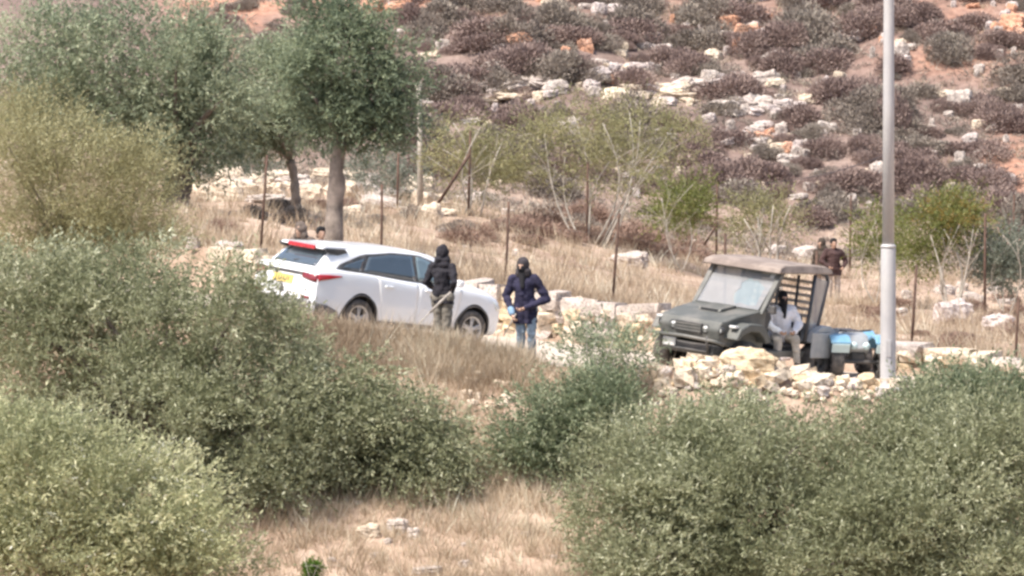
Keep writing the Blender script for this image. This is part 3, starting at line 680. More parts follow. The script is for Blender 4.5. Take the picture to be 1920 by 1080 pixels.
sapling('grey green bush at the right edge of the field', [(1885, 1880, 440), (1895, 1905, 450), (1880, 1865, 460)], [(1885, 470, 45, 50), (1905, 500, 40, 40), (1870, 510, 35, 30)], 160, 'greygreen', 110, 37, .02, cat='bush', name='leafy_bush')
sapling('grey green scrub under the dark round tree', [(700, 690, 330), (720, 730, 330), (740, 760, 320)], [(700, 320, 50, 35), (760, 320, 45, 40), (440, 310, 10, 10)], 176, 'greygreen', 60, 38, .02, cat='shrub', name='leafy_shrub')
sapling('pale scrub between the two left trees', [(430, 425, 300), (450, 460, 290), (410, 400, 310)], [(430, 320, 45, 30), (470, 310, 35, 35), (400, 300, 30, 30)], 176, 'greygreen', 60, 39, .02, cat='shrub', name='leafy_shrub')
sapling('pale dry bush in front of the stone wall above the small olive', [(1130, 1125, 640), (1140, 1150, 638), (1115, 1100, 645), (1160, 1175, 645)], [(1130, 650, 36, 16), (1080, 662, 36, 14), (1172, 658, 32, 16)], 116.0, 'pale_olive', 34, 41, .015, L=.1, cat='bush', name='leafy_bush')
sapling('tiny vivid green plant at the bottom edge', [(582, 580, 1060), (590, 596, 1062), (576, 568, 1064)], [(582, 1072, 12, 9)], 109.2, 'vivid', 12, 40, .006, L=.05, sp=.12, cr=.06, cat='plant', name='green_plant')

# low scrub too small to tell apart, between the shrubs
g = np.random.default_rng(90); nt_ = 6200; u = g.uniform(360, 1960, nt_); Y = g.uniform(186, 229, nt_); X = (u - 960) * Y / F
k = vnoise(X, Y, .4, 21) + .5 * vnoise(X, Y, 1.3, 22) > -.25; X, Y = X[k], Y[k]; nt_ = len(X)
m_ = 30; ti = np.repeat(np.arange(nt_), m_); N = nt_ * m_; sc2 = (.10 + .32 * g.random(nt_) ** 2)[ti, None]
d = unit(g.normal(0, 1, (N, 3)) + [0, 0, .4]); d[:, 2] = np.abs(d[:, 2]); b0 = np.stack([X, Y, zt(X, Y)], 1)[ti] + d * sc2 * g.uniform(.2, 1, (N, 1)) * [1.3, 1.3, .8]
ld = unit(d + g.normal(0, .5, (N, 3))) * sc2 * .55; sd = unit(np.cross(ld, g.normal(0, 1, (N, 3)))) * .016
me = mesh_np('low_scrub', np.stack([b0 - sd, b0 + sd, b0 + ld], 1).reshape(-1, 3), np.arange(3 * N).reshape(N, 3), {'rnd': np.repeat(np.clip(.5 * g.random(nt_)[ti] + .5 * g.random(N), 0, 1), 3)})
tag(link_mesh('low_scrub', me, M['thorn_b']), 'low mauve grey scrub covering the hillside between the shrubs', 'scrub', kind='stuff')
# dry grass blades
def grass(name, X, Y, h, wdt, label, seed, per=11):
    g = np.random.default_rng(seed); nt_ = max(1, len(X) // per); ti = np.repeat(np.arange(nt_), per); n = len(ti)
    tx, ty, th = X[:nt_], Y[:nt_], h[:nt_] * g.uniform(.55, 1.5, nt_); a = g.uniform(0, 6.28, n); rr = np.abs(g.normal(0, .085, n)) * (.6 + th[ti] * 2)
    X = tx[ti] + np.cos(a) * rr; Y = ty[ti] + np.sin(a) * rr; h = th[ti] * g.uniform(.55, 1.1, n); Z = zt(X, Y) - .02
    b = np.stack([X, Y, Z], 1); a2 = g.uniform(0, 6.28, n); sd = np.stack([np.cos(a2), np.sin(a2) * .5, 0 * a2], 1) * wdt
    ln = g.uniform(.1, .75, n); tl = g.normal(0, .25, (nt_, 2))[ti]
    tip = b + np.stack([(np.cos(a) * ln + tl[:, 0]) * h, (np.sin(a) * ln + tl[:, 1]) * h, h], 1)
    V = np.stack([b - sd, b + sd, tip], 1).reshape(-1, 3); trn = g.normal(0, .18, nt_)[ti]
    r = np.clip(.5 + .25 * vnoise(X, Y, .7, 5) + trn + g.normal(0, .14, n), 0, 1)
    me = mesh_np(name, V, np.arange(3 * n).reshape(n, 3), {'rnd': np.repeat(r, 3)})
    tag(link_mesh(name, me, M['grass']), label, 'grass', kind='stuff')
g = np.random.default_rng(77)
n = 190000; Y = g.uniform(104.5, 117.25, n); X = (g.uniform(-40, 1960, n) - 960) * Y / F
k = (vnoise(X, Y, 1.3, 9) + .5 * vnoise(X, Y, 3.5, 10) > -.8) & ~((X > 2.6) & (Y > 115.2) & (X < 7.5)); X, Y = X[k], Y[k]
grass('dry_grass', X, Y, (.16 + .30 * g.random(len(X)) ** 2) * (1 + .35 * vnoise(X, Y, .9, 31)), .009, 'dry tan grass on the bank in front of the track', 1)
n = 26000; Y = g.uniform(116.2, 117.5, n); X = (g.uniform(380, 1000, n) - 960) * Y / F
grass('dry_grass', X, Y, .16 + .22 * g.random(n), .010, 'tall pinkish dry grass along the lip of the bank before the car', 2)
n = 150000; u = g.uniform(-40, 1960, n); Y = wall_y(u) + .3 + (192 - wall_y(u)) * g.random(n) ** 1.6; X = (u - 960) * Y / F
k = (vnoise(X, Y, .45, 12) + .6 * vnoise(X, Y, 1.6, 13) > -.15); X, Y = X[k], Y[k]
grass('dry_grass', X, Y, .15 + .35 * g.random(len(X)) ** 2, .012, 'dry tan grass in the field behind the stone wall', 3)
n = 40000; u = g.uniform(350, 1960, n); Y = g.uniform(192, 228, n); X = (u - 960) * Y / F
k = (vnoise(X, Y, .5, 14) > 0); X, Y = X[k], Y[k]
grass('dry_grass', X, Y, .12 + .2 * g.random(len(X)), .014, 'thin dry grass between the shrubs on the hillside', 4)

# ------------------------------------------------------------------ fences, pole, lamp post
def post(root, u, vb, vt, Y, lean=0.0, r=.026):
    b = at(u, Y); s = Y / F; h = (vb - vt) * s
    b.z = P(u, vb, Y).z if abs(P(u, vb, Y).z - b.z) < .5 else b.z
    top = P(u + lean, vt, Y); lo = Vector((b.x, Y, zg(b.x, Y) - .2))
    MB().tube([lo, lo.lerp(top, .5) + Vector((rg.uniform(-.01, .01), 0, 0)), top], [r, r, r * .95], 6).build('post', M['rust'], root, True)
    return top, lo
def strand(root, a, b, sag=.06, r=.006, name='wire'):
    q = [a.lerp(b, t) - Vector((0, 0, sag * 4 * t * (1 - t))) for t in np.linspace(0, 1, 9)]
    MB().tube(q, r, 4).build(name, M['wire'], root)
nf = tag(empty('wire_fence'), 'fence of rusty posts close behind the stone wall', 'fence')
prev = None
for u, vb, vt, ln in [(487, 458, 290, 14), (713, 446, 345, 3), (946, 545, 378, 8), (1147, 572, 400, 14), (1358, 600, 437, 2), (1528, 618, 470, 4), (1707, 645, 497, 12), (1905, 690, 560, 6)]:
    Y = float(wall_y(u)) + 1.6; t, lo = post(nf, u, vb, vt, Y, ln)
    if prev is not None:
        for fz in (.45, .8): strand(nf, prev[1].lerp(prev[0], fz), lo.lerp(t, fz), .05, .003)
    prev = (t, lo)
ff = tag(empty('wire_fence'), 'line of far rusty posts crossing the field before the hillside', 'fence')
prev = None; FARP = []
for u, vb, vt, ln in [(497, 380, 250, 0), (745, 385, 287, 2), (878, 397, 245, 4), (1100, 412, 303, 2), (1343, 440, 343, 2), (1594, 492, 367, 2), (1848, 548, 400, 0), (1902, 470, 365, 0)]:
    Y = 171.0 if u < 1500 else (185 if u < 1700 else 158); 
    if u == 1902: Y = 188
    t, lo = post(ff, u, vb, vt, Y, ln, .032); FARP.append((t, lo))
    if prev is not None and u < 1600: strand(ff, prev[1].lerp(prev[0], .85), lo.lerp(t, .85), .08, .004)
    prev = (t, lo)
a, b = P(815, 384, 168), P(880, 290, 168); MB().tube([a - Vector((0, 0, .1)), b], .042, 6).build('brace', M['rust'], ff, True)
a, b = P(1320, 452, 170), P(1345, 420, 170); MB().tube([a - Vector((0, 0, .1)), b], .03, 6).build('brace', M['rust'], ff, True)
sk = hit(1664, 318, 150); MB().tube([sk - Vector((0, 0, .2)), sk + Vector((0, 0, .45))], .03, 6).build('post', M['rust'], ff, True)
strand(ff, FARP[4][0] - Vector((0, 0, .05)), sk + Vector((0, 0, .4)), .25, .016, 'cable')
wp = at(788, 174); s = 174 / F; pl = tag(empty('wooden_pole', wp), 'weathered pale wooden pole right of the dark round tree', 'pole')
tp = P(785, 155, 174) - wp; MB().tube([(0, 0, -.3), tp * .5 + Vector((.02, 0, 0)), tp], [.085, .07, .06], 8).build('shaft', M['white_twig'], pl, True)
MB().tube([tp * .97 + Vector((-.09, 0, 0)), tp * .97 + Vector((.09, 0, 0))], .035, 6).build('cap', M['white_twig'], pl, True)

M['galv'] = plain('galvanised_steel', (.47, .455, .45), .55, .15, var=.08, scale=2.5, dirt=(.52, .49, .43), dirt_amt=.4, bumpy=.1)
lamp_b = at(1666, 116.9); lamp = tag(empty('street_lamp', lamp_b), 'tall pale grey steel lamp post in front of the track', 'lamp post')
sc_ = 116.9 / F; zj = P(1666, 465, 116.9).z - lamp_b.z
MB().lathe([(0, -.2), (.142, -.2), (.142, 0), (.137, .02), (.134, zj * .5), (.130, zj - .02), (.122, zj + .01), (0, zj + .01)], 20, 'z').build('lower_shaft', M['galv'], lamp, True)
MB().lathe([(0, zj - .05), (.106, zj - .05), (.098, zj + 2.6), (.085, 8.3), (.05, 8.6), (0, 8.6)], 20, 'z').build('upper_shaft', M['galv'], lamp, True)
MB().lathe([(.1, zj+.005), (.134, zj+.005), (.139, zj + .03), (.12, zj + .06), (.1, zj + .07)], 20, 'z').build('collar', M['galv'], lamp, True)
MB().box(-.23, .23, -.23, .23, -.03, .03, .01).build('base_plate', M['galv'], lamp)
MB().box(-.045, .045, -.143, -.128, .55, .85, .006).build('access_hatch', M['galv'], lamp)
MB().tube([(0, 0, 8.3), (.1, .1, 8.65), (.6, .5, 8.9), (1.2, 1.0, 8.95)], .035, 8).build('arm', M['galv'], lamp, True)
MB().box(1.1, 1.75, .95, 1.25, 8.88, 9.0, .03).build('lamp_head', M['galv'], lamp)
# ------------------------------------------------------------------ vehicles: shared helpers
def seat_on_ground(root, x, y, heading, contacts, extra_roll=0.0, lift=0.0):
    """sets an Empty so that its local wheel contact points lie on the terrain (x forward, y left)"""
    c, s = math.cos(heading), math.sin(heading); pts = []
    for (lx, ly) in contacts:
        wx, wy = x + lx * c - ly * s, y + lx * s + ly * c; pts.append((lx, ly, zg(wx, wy) + .03))
    A = np.array([[p[0], p[1], 1] for p in pts]); zz = np.array([p[2] for p in pts]); k, *_ = np.linalg.lstsq(A, zz, rcond=None)
    pitch = -math.atan(k[0]); roll = math.atan(k[1]) + extra_roll
    root.matrix_world = Matrix.Translation((x, y, k[2] + lift)) @ Matrix.Rotation(heading, 4, 'Z') @ Matrix.Rotation(pitch, 4, 'Y') @ Matrix.Rotation(roll, 4, 'X')
    return root
def catmull(xk, yk, x):
    xk = np.asarray(xk, float); yk = np.asarray(yk, float); x = np.clip(x, xk[0], xk[-1])
    m = np.gradient(yk, xk); i = np.clip(np.searchsorted(xk, x) - 1, 0, len(xk) - 2); h = xk[i + 1] - xk[i]; t = (x - xk[i]) / h
    return (2 * t**3 - 3 * t**2 + 1) * yk[i] + (t**3 - 2 * t**2 + t) * h * m[i] + (-2 * t**3 + 3 * t**2) * yk[i + 1] + (t**3 - t**2) * h * m[i + 1]
def bvh_of(o):
    me = o.data; return BVHTree.FromPolygons([v.co.copy() for v in me.vertices], [tuple(p.vertices) for p in me.polygons])
def strip(name, lower, upper, d, bvh, m, parent, n=14, k=6, off=.006, thick=.012, fall=None, smooth=True):
    """panel between two edge polylines, wrapped on to a surface by casting rays along d"""
    d = Vector(d).normalized()
    def samp(pl, t):
        pl = [Vector(p) for p in pl]; L = [0]
        for a, b in zip(pl, pl[1:]): L.append(L[-1] + (b - a).length)
        q = t * L[-1]
        for i in range(len(pl) - 1):
            if q <= L[i + 1] + 1e-9: return pl[i].lerp(pl[i + 1], (q - L[i]) / max(L[i + 1] - L[i], 1e-9))
        return pl[-1]
    V = []; last = 0.0
    for j in range(k + 1):
        for i in range(n + 1):
            p = samp(lower, i / n).lerp(samp(upper, i / n), j / k)
            h = bvh.ray_cast(p - d * 4, d)
            if h[0] is not None: last = (h[0] - p).dot(d); V.append(h[0] - d * off)
            else: V.append(p + d * (last if fall is None else fall) - d * off)
    nn = len(V); fs = []
    q = lambda i, j: j * (n + 1) + i
    for j in range(k):
        for i in range(n): fs.append((q(i, j), q(i + 1, j), q(i + 1, j + 1), q(i, j + 1)))
    V2 = V + [v + d * thick for v in V]
    rim = [q(i, 0) for i in range(n)] + [q(n, j) for j in range(k)] + [q(n - i, k) for i in range(n)] + [q(0, k - j) for j in range(k)]
    for a, b in zip(rim, rim[1:] + rim[:1]): fs.append((a, a + nn, b + nn, b))
    mb = MB(); mb.add(V2, fs); o = mb.build(name, m, parent, smooth)
    if smooth:
        o.data.polygons.foreach_set('use_smooth', np.array([i < n * k for i in range(len(o.data.polygons))]))
    return o
M['car_white'] = plain('white_car_paint', (.80, .81, .83), .28, 0, var=.02, scale=2, coat=.6, dirt=(.62, .56, .49), dirt_amt=.28)
M['scoop_shade'] = plain('scoop_shade_black', (.03, .03, .032), .6)
M['black_plastic'] = plain('black_plastic', (.045, .045, .048), .55, var=.2, dirt=(.26, .22, .19), dirt_amt=.45)
M['grey_clad'] = plain('dusty_grey_cladding', (.13, .125, .125), .7, var=.2, dirt=(.34, .29, .25), dirt_amt=.6)
M['tyre'] = plain('dusty_tyre', (.06, .056, .054), .9, var=.25, dirt=(.30, .25, .21), dirt_amt=.6, bumpy=.3)
M['rim'] = plain('alloy_rim', (.50, .49, .49), .4, .5, var=.1, dirt=(.36, .31, .27), dirt_amt=.5)
M['red_lens'] = plain('red_lamp_lens', (.42, .012, .02), .22, coat=.6, var=.25, scale=14)
M['dark_red'] = plain('dark_red_lens', (.20, .012, .016), .2, coat=.8)
M['clear_lens'] = plain('pale_lamp_lens', (.62, .62, .60), .25, coat=.6, var=.05)
M['plate'] = plain('yellow_plate', (.78, .56, .16), .5, var=.08, scale=12)
M['ink'] = plain('plate_ink', (.12, .09, .05), .6)
def glass_mat(name, tint, refl=.08, dust=None, dust_amt=.3, alpha=.5):
    m, nt, b = new_mat(name)
    n = noise(nt, 3, 5, obj_pos(nt), .6)
    c = ramp(nt, n, [(.3, tuple(x * .85 for x in tint)), (.7, tint)])
    nt.links.new(c, b.inputs['Base Color']); b.inputs['Roughness'].default_value = refl; b.inputs['Coat Weight'].default_value = 1.0
    b.inputs['Coat Roughness'].default_value = .04; b.inputs['IOR'].default_value = 1.5
    t = nt.nodes.new('ShaderNodeBsdfTransparent'); t.inputs[0].default_value = (.8, .85, .86, 1)
    mx = nt.nodes.new('ShaderNodeMixShader'); mx.inputs[0].default_value = alpha
    o = nt.nodes['Material Output']; nt.links.new(t.outputs[0], mx.inputs[1]); nt.links.new(b.outputs[0], mx.inputs[2]); nt.links.new(mx.outputs[0], o.inputs[0])
    return m
M['car_glass'] = glass_mat('tinted_car_glass', (.075, .10, .125), .05, alpha=.90)
M['car_glass_front'] = glass_mat('clear_car_glass', (.20, .27, .30), .05, alpha=.85)

def wheel(root, x, y, r, wd, side, m_tyre, m_rim, rim_r, spokes=5):
    """tyre with its rim as a sub-part; side = +1 left, -1 right"""
    T = Matrix.Translation((x, y, r)); h = wd / 2
    ty = MB().lathe([(rim_r, -h * .9), (rim_r + .02, -h), (r - .035, -h), (r - .008, -h * .72), (r, -h * .4), (r, h * .4), (r - .008, h * .72), (r - .035, h), (rim_r + .02, h), (rim_r, h * .9)], 28, 'y', T).build('wheel', m_tyre, root, True)
    rb_ = MB(); o_ = side * h * .55
    rb_.lathe([(rim_r + .004, side * h * .9), (rim_r - .02, side * h * .8), (rim_r - .035, o_), (rim_r - .035, -side * h * .8)], 28, 'y', T)
    rb_.lathe([(0, o_ + side * .03), (.06, o_ + side * .03), (.075, o_), (.075, o_ - side * .04)], 14, 'y', T)
    for k in range(spokes):
        for da in (-.13, .13):
            a = 2 * math.pi * k / spokes + .3
            p0 = Vector((math.cos(a + da * 1.2) * .06, o_ + side * .01, math.sin(a + da * 1.2) * .06)); p1 = Vector((math.cos(a + da) * (rim_r - .02), o_ + side * .015, math.sin(a + da) * (rim_r - .02)))
            rb_.tube([T @ p0, T @ p1], [.024, .018], 6)
    rb_.build('rim', m_rim, ty, False)
    MB().lathe([(0, o_ - side * .06), (rim_r - .04, o_ - side * .06)], 24, 'y', T).build('brake_disc', M['black_plastic'], ty)
    return ty

# ------------------------------------------------------------------ white crossover car
car = empty('white_car'); tag(car, 'white crossover car parked behind the olive, tail towards the viewer', 'car')
BX = [-2.19, -2.15, -2.02, -1.75, -1.37, -.8, 0, .6, 1.0, 1.4, 1.8, 2.05, 2.17]
cw = [.74, .83, .885, .912, .918, .912, .91, .91, .912, .912, .87, .77, .62]
czs = [.99, 1.03, 1.055, 1.065, 1.065, 1.035, .99, .985, .99, .955, .88, .80, .70]
czt = [1.00, 1.045, 1.07, 1.08, 1.08, 1.05, 1.03, 1.03, 1.05, 1.045, .97, .87, .73]
czb = [.44, .36, .30, .26, .24, .235, .235, .235, .235, .24, .25, .28, .36]
NX = 64; XS = np.linspace(-2.19, 2.17, NX)
secs = []
for x in XS:
    W_, zs_, zt_, zb_ = (float(catmull(BX, a, x)) for a in (cw, czs, czt, czb))
    ctrl = [(0, zb_), (W_ * .55, zb_), (W_ * .86, zb_ + .012), (W_ * .955, zb_ + .09), (W_ * .975, .45), (W_ * 1.0, .60), (W_ * .992, .74), (W_ * .985, min(.86, zs_ - .1)), (W_ * .955, zs_ - .035), (W_ * .90, zs_), (W_ * .72, lerp(zs_, zt_, .7)), (W_ * .4, zt_), (0, zt_ + .012)]
    tt = np.arange(len(ctrl)); tf = np.linspace(0, len(ctrl) - 1, 37)
    yy = catmull(tt, [c[0] for c in ctrl], tf); zz = catmull(tt, [c[1] for c in ctrl], tf)
    dx = np.zeros_like(zz)
    if x < -1.9:   # tailgate leans forward, bumper bulges
        q = (-1.9 - x) / .29; dx = q * (np.clip((zz - .78) / .3, 0, 1) * .06 + np.clip((.5 - zz) / .25, 0, 1) * .07)
    if x > 1.95: q = (x - 1.95) / .22; dx = -q * np.clip((zz - .55) / .3, 0, 1) * .06
    secs.append([(x + a, b, c) for a, b, c in zip(dx, yy, zz)])
V = []; nr = 2 * 37 - 2
for sct in secs:
    V += sct + [(p[0], -p[1], p[2]) for p in reversed(sct[1:-1])]
fs = [(i * nr + k, i * nr + (k + 1) % nr, (i + 1) * nr + (k + 1) % nr, (i + 1) * nr + k) for i in range(NX - 1) for k in range(nr)]
mir = lambda k: (nr - k) % nr
for b0, fl in ((0, True), ((NX - 1) * nr, False)):
    for k in range(36):
        q = [k, k + 1, mir(k + 1), mir(k)]; q = list(dict.fromkeys(q)); q = [b0 + i for i in q]
        fs.append(tuple(reversed(q)) if fl else tuple(q))
tmp = MB().add(V, fs).build('body', M['car_white'])
bv0 = bvh_of(tmp)
cut = MB()
for x in (-1.37, 1.32):
    for sy in (-1, 1):
        ring = [[(x + math.cos(a_) * .395, sy * yy_, .36 + math.sin(a_) * .395) for a_ in np.linspace(0, 2 * math.pi, 41)[:-1]] for yy_ in (.58, 1.1)]
        cut.add(ring[0] + ring[1], [tuple(range(40)), tuple(range(79, 39, -1))] + [(i, i + 40, (i + 1) % 40 + 40, (i + 1) % 40) for i in range(40)])
cut_o = cut.build('cutter', M['black_plastic'])
md = tmp.modifiers.new('b', 'BOOLEAN'); md.object = cut_o; md.operation = 'DIFFERENCE'; md.solver = 'MANIFOLD'
try: md.material_mode = 'TRANSFER'
except Exception: pass
dg = bpy.context.evaluated_depsgraph_get(); bme = bpy.data.meshes.new_from_object(tmp.evaluated_get(dg))
bpy.data.objects.remove(tmp); bpy.data.objects.remove(cut_o)
bme.name = 'body'; body = link_mesh('body', bme, None, car)
# smooth shading except where faces meet sharply
bm = bmesh.new(); bm.from_mesh(bme)
for f in bm.faces: f.smooth = True
for e in bm.edges:
    if len(e.link_faces) == 2 and e.calc_face_angle(0) > math.radians(38): e.smooth = False
bm.to_mesh(bme); bm.free()
# greenhouse: roof and pillars
HX = [-2.03, -1.92, -1.72, -1.45, -1.0, -.4, .1, .45, .75, 1.12]
hzt = [1.04, 1.17, 1.40, 1.545, 1.60, 1.625, 1.605, 1.545, 1.40, 1.03]
hwr = [.66, .64, .61, .60, .605, .615, .61, .60, .62, .70]
hwb = [.70, .76, .80, .82, .835, .84, .84, .84, .83, .80]
def house_sec(x):
    a, b, c = (float(catmull(HX, q, x)) for q in (hzt, hwr, hwb)); zb_ = .97
    a = max(a, zb_ + .03); e = min(.05, (a - zb_) * .3)
    return [(c, zb_), (lerp(c, b, .35), lerp(zb_, a - e, .35)), (lerp(c, b, .7), lerp(zb_, a - e, .7)), (b + .02, a - e), (b - .03, a - e * .35), (b - .12, a - .012), (b * .5, a + .004), (0, a + .008)]
GXs = np.linspace(-2.03, 1.12, 50); V = []; nr2 = 15
for x in GXs:
    q = house_sec(x); V += [(x, y, z) for y, z in q] + [(x, -y, z) for y, z in reversed(q[:-1])]
fs = [(i * nr2 + k, i * nr2 + k + 1, (i + 1) * nr2 + k + 1, (i + 1) * nr2 + k) for i in range(49) for k in range(nr2 - 1)]
roof = MB().add(V, fs).build('roof', M['car_white'], car, True); bv1 = bvh_of(roof)
for sy in (-1, 1):
    d = (0, -sy, 0); y = sy * 2
    # windows: dark surround, rear quarter, rear door glass, front door glass
    def sp(pts): return [(x, y, z) for x, z in pts]
    strip('window_surround', sp([(-1.68, 1.10), (-1.2, 1.065), (-.5, 1.02), (.35, .995), (.92, 1.0)]), sp([(-1.60, 1.20), (-1.2, 1.44), (-.6, 1.535), (.05, 1.535), (.45, 1.43), (.86, 1.05)]), d, bv1, M['black_plastic'], car, 26, 6, .004, .004)
    wr2 = strip('window', sp([(-1.22, 1.10), (-.7, 1.06), (-.10, 1.03)]), sp([(-1.10, 1.40), (-.62, 1.495), (-.12, 1.505)]), d, bv1, M['car_glass'], car, 14, 5, .012, .006)
    wr3 = strip('window', sp([(-.03, 1.03), (.35, 1.02), (.84, 1.02)]), sp([(-.03, 1.505), (.12, 1.495), (.42, 1.39), (.80, 1.06)]), d, bv1, M['car_glass_front'], car, 14, 5, .012, .006)
    strip('window', sp([(-1.56, 1.14), (-1.27, 1.10)]), sp([(-1.50, 1.20), (-1.17, 1.37)]), d, bv1, M['car_glass'], car, 6, 4, .012, .006)
    # doors stand a little proud of the body, with handles
    dr = strip('door', sp([(-.86, .36), (-.4, .34), (-.055, .34)]), sp([(-1.02, 1.035), (-.5, 1.0), (-.055, .975)]), d, bv0, M['car_white'], car, 14, 14, .007, .01)
    df = strip('door', sp([(-.035, .34), (.4, .34), (.86, .35)]), sp([(-.035, .975), (.4, .965), (.99, .965)]), d, bv0, M['car_white'], car, 14, 14, .007, .01)
    for dd, hx in ((dr, -.86), (df, .10)):
        strip('handle', sp([(hx, .875), (hx + .2, .87)]), sp([(hx, .905), (hx + .2, .90)]), d, bv0, M['car_white'], dd, 6, 2, .035, .03)
    strip('sill_cladding', sp([(-.95, .27), (.90, .27)]), sp([(-.98, .345), (.93, .345)]), d, bv0, M['grey_clad'], car, 20, 3, .012, .015)
    for x in (-1.37, 1.32):   # wheel arch trim
        lo = [(x + math.cos(a) * .395, y, .36 + math.sin(a) * .395) for a in np.linspace(math.pi + .2, -.2, 25)]
        hi = [(x + math.cos(a) * .425, y, .36 + math.sin(a) * .425) for a in np.linspace(math.pi + .2, -.2, 25)]
        strip('wheel_arch_trim', lo, hi, d, bv0, M['black_plastic'], car, 24, 1, .012, .03)
        wheel(car, x, sy * .79, .35, .225, sy, M['tyre'], M['rim'], .235)
    # tail lamps wrap the corner
    strip('tail_lamp', sp([(-2.10, .865), (-1.96, .905), (-1.80, .965)]), sp([(-2.12, .965), (-1.96, .985), (-1.79, .985)]), d, bv0, M['red_lens'], car, 10, 3, .014, .02)
    strip('bumper_cladding', sp([(-2.12, .36), (-1.95, .31), (-1.76, .29)]), sp([(-2.14, .55), (-1.95, .53), (-1.80, .44)]), d, bv0, M['grey_clad'], car, 8, 4, .012, .02)
    strip('headlamp', sp([(1.86, .70), (2.08, .66)]), sp([(1.78, .82), (2.08, .76)]), d, bv0, M['clear_lens'], car, 6, 3, .01, .02)
    # mirror
    MB().box(.72, .86, sy * .90 if sy > 0 else -1.08, sy * 1.08 if sy > 0 else -.90, 1.0, 1.13, .035).build('mirror', M['car_white'], car, True)
# tailgate pieces
bk = (1, 0, 0)
def rp(pts): return [(-3, y, z) for y, z in pts]
strip('rear_window', rp([(-.58, 1.10), (.58, 1.10)]), rp([(-.50, 1.43), (.50, 1.43)]), bk, bv1, M['car_glass'], car, 12, 6, .008, .006)
strip('tailgate_garnish', rp([(-.62, .925), (.62, .925)]), rp([(-.64, .975), (.64, .975)]), bk, bv0, M['black_plastic'], car, 16, 2, .014, .02)
for sy in (-1, 1):
    strip('tail_lamp_inner', rp([(sy * .50, .89), (sy * .84, .845)]), rp([(sy * .48, .965), (sy * .84, .965)]), bk, bv0, M['dark_red'], car, 8, 3, .016, .02)
pt = strip('number_plate', rp([(-.26, .775), (.26, .775)]), rp([(-.26, .895), (.26, .895)]), bk, bv0, M['plate'], car, 4, 2, .022, .02, smooth=False)
for i, y in enumerate((-.18, -.12, -.04, .03, .10, .17)):
    strip('plate_mark', rp([(y, .80), (y + .028, .80)]), rp([(y, .87), (y + .028, .87)]), bk, bv0, M['ink'], pt, 1, 1, .025, .004, smooth=False)
em = strip('emblem', rp([(-.075, .635), (.075, .635)]), rp([(-.012, .745), (.012, .745)]), bk, bv0, M['black_plastic'], car, 2, 2, .016, .015, smooth=False)
strip('bumper_cladding', rp([(-.78, .40), (.78, .40)]), rp([(-.80, .565), (.80, .565)]), bk, bv0, M['grey_clad'], car, 14, 4, .014, .02)
for sy in (-1, 1):
    strip('reflector', rp([(sy * .55, .585), (sy * .76, .585)]), rp([(sy * .55, .625), (sy * .76, .625)]), bk, bv0, M['dark_red'], car, 4, 1, .014, .02)
# roof spoiler: dark blade with the wide red brake lamp set in its edge
sp_ = MB().prism([(-1.42, 1.545), (-1.80, 1.515), (-1.86, 1.49), (-1.86, 1.455), (-1.70, 1.44), (-1.45, 1.50)], -.60, .60, lambda x, z: 1.0 if x > -1.6 else .97, .012).build('spoiler', M['car_white'], car)
MB().box(-1.895, -1.845, -.38, .36, 1.425, 1.515, .018).build('brake_lamp', M['red_lens'], sp_)
for sy in (-1, 1):
    MB().prism([(-1.50, 1.50), (-1.84, 1.482), (-1.87, 1.46), (-1.80, 1.40), (-1.62, 1.36), (-1.45, 1.44)], sy * .585 if sy > 0 else -.65, sy * .65 if sy > 0 else -.585, None, .012).build('spoiler_end', M['black_plastic'], sp_)
MB().tube([(-1.96, .05, 1.16), (-1.90, -.1, 1.19), (-1.86, -.3, 1.23)], .012, 5).build('rear_wiper', M['black_plastic'], car)
strip('bumper_grille', [(3, -.5, .36), (3, .5, .36)], [(3, -.55, .60), (3, .55, .60)], (-1, 0, 0), bv0, M['black_plastic'], car, 8, 4, .01, .02)
# lengthen the tail: body behind the rear wheels, hatch from the rear door back
for o in list(car.children) + [x for ch in car.children for x in ch.children]:
    if o.name.startswith(('wheel', 'rim', 'brake_disc')): continue
    me = o.data; co = np.empty(len(me.vertices) * 3, np.float32); me.vertices.foreach_get('co', co); co = co.reshape(-1, 3)
    top = o.name.startswith(('roof', 'window', 'rear_window', 'spoiler', 'brake_lamp', 'rear_wiper'))
    t = np.clip((-1.0 - co[:, 0]) / .8, 0, 1) if top else np.clip((-1.70 - co[:, 0]) / .35, 0, 1)
    co[:, 0] -= .28 * t; co[:, 2] += .075 * (np.clip((1.62 - co[:, 2]) / .55, 0, 1) if top else np.clip((co[:, 2] - .5) / .42, 0, 1)); co[:, 2] *= 1.01; me.vertices.foreach_set('co', co.ravel()); me.update()
CARP = ((-1.37, .79), (-1.37, -.79), (1.32, .79), (1.32, -.79))
def place(root, u, Y, heading, contacts, **kw): return seat_on_ground(root, (u - 960) * Y / F, Y, heading, contacts, **kw)
place(car, 715, 120.3, math.radians(42), CARP)

# ------------------------------------------------------------------ open buggy
buggy = empty('buggy'); tag(buggy, 'dusty dark grey open buggy with a roof and broken windscreen on the track', 'buggy')
M['bug'] = plain('dusty_dark_olive_paint', (.105, .108, .098), .55, var=.15, scale=4, dirt=(.30, .26, .225), dirt_amt=.5)
M['bug_dark'] = plain('dark_plastic', (.05, .05, .05), .6, var=.2, dirt=(.25, .21, .18), dirt_amt=.4)
M['bug_roof'] = plain('dusty_canvas_roof', (.22, .175, .15), .85, var=.18, scale=5, dirt=(.44, .37, .31), dirt_amt=.5)
M['bug_bed'] = plain('grey_blue_bed', (.33, .345, .355), .55, .1, var=.12, dirt=(.44, .39, .35), dirt_amt=.5)
M['seat'] = plain('black_seat_vinyl', (.04, .042, .05), .5, dirt=(.2, .17, .15), dirt_amt=.4)
M['slat'] = plain('pale_slat', (.46, .40, .35), .7, var=.2)
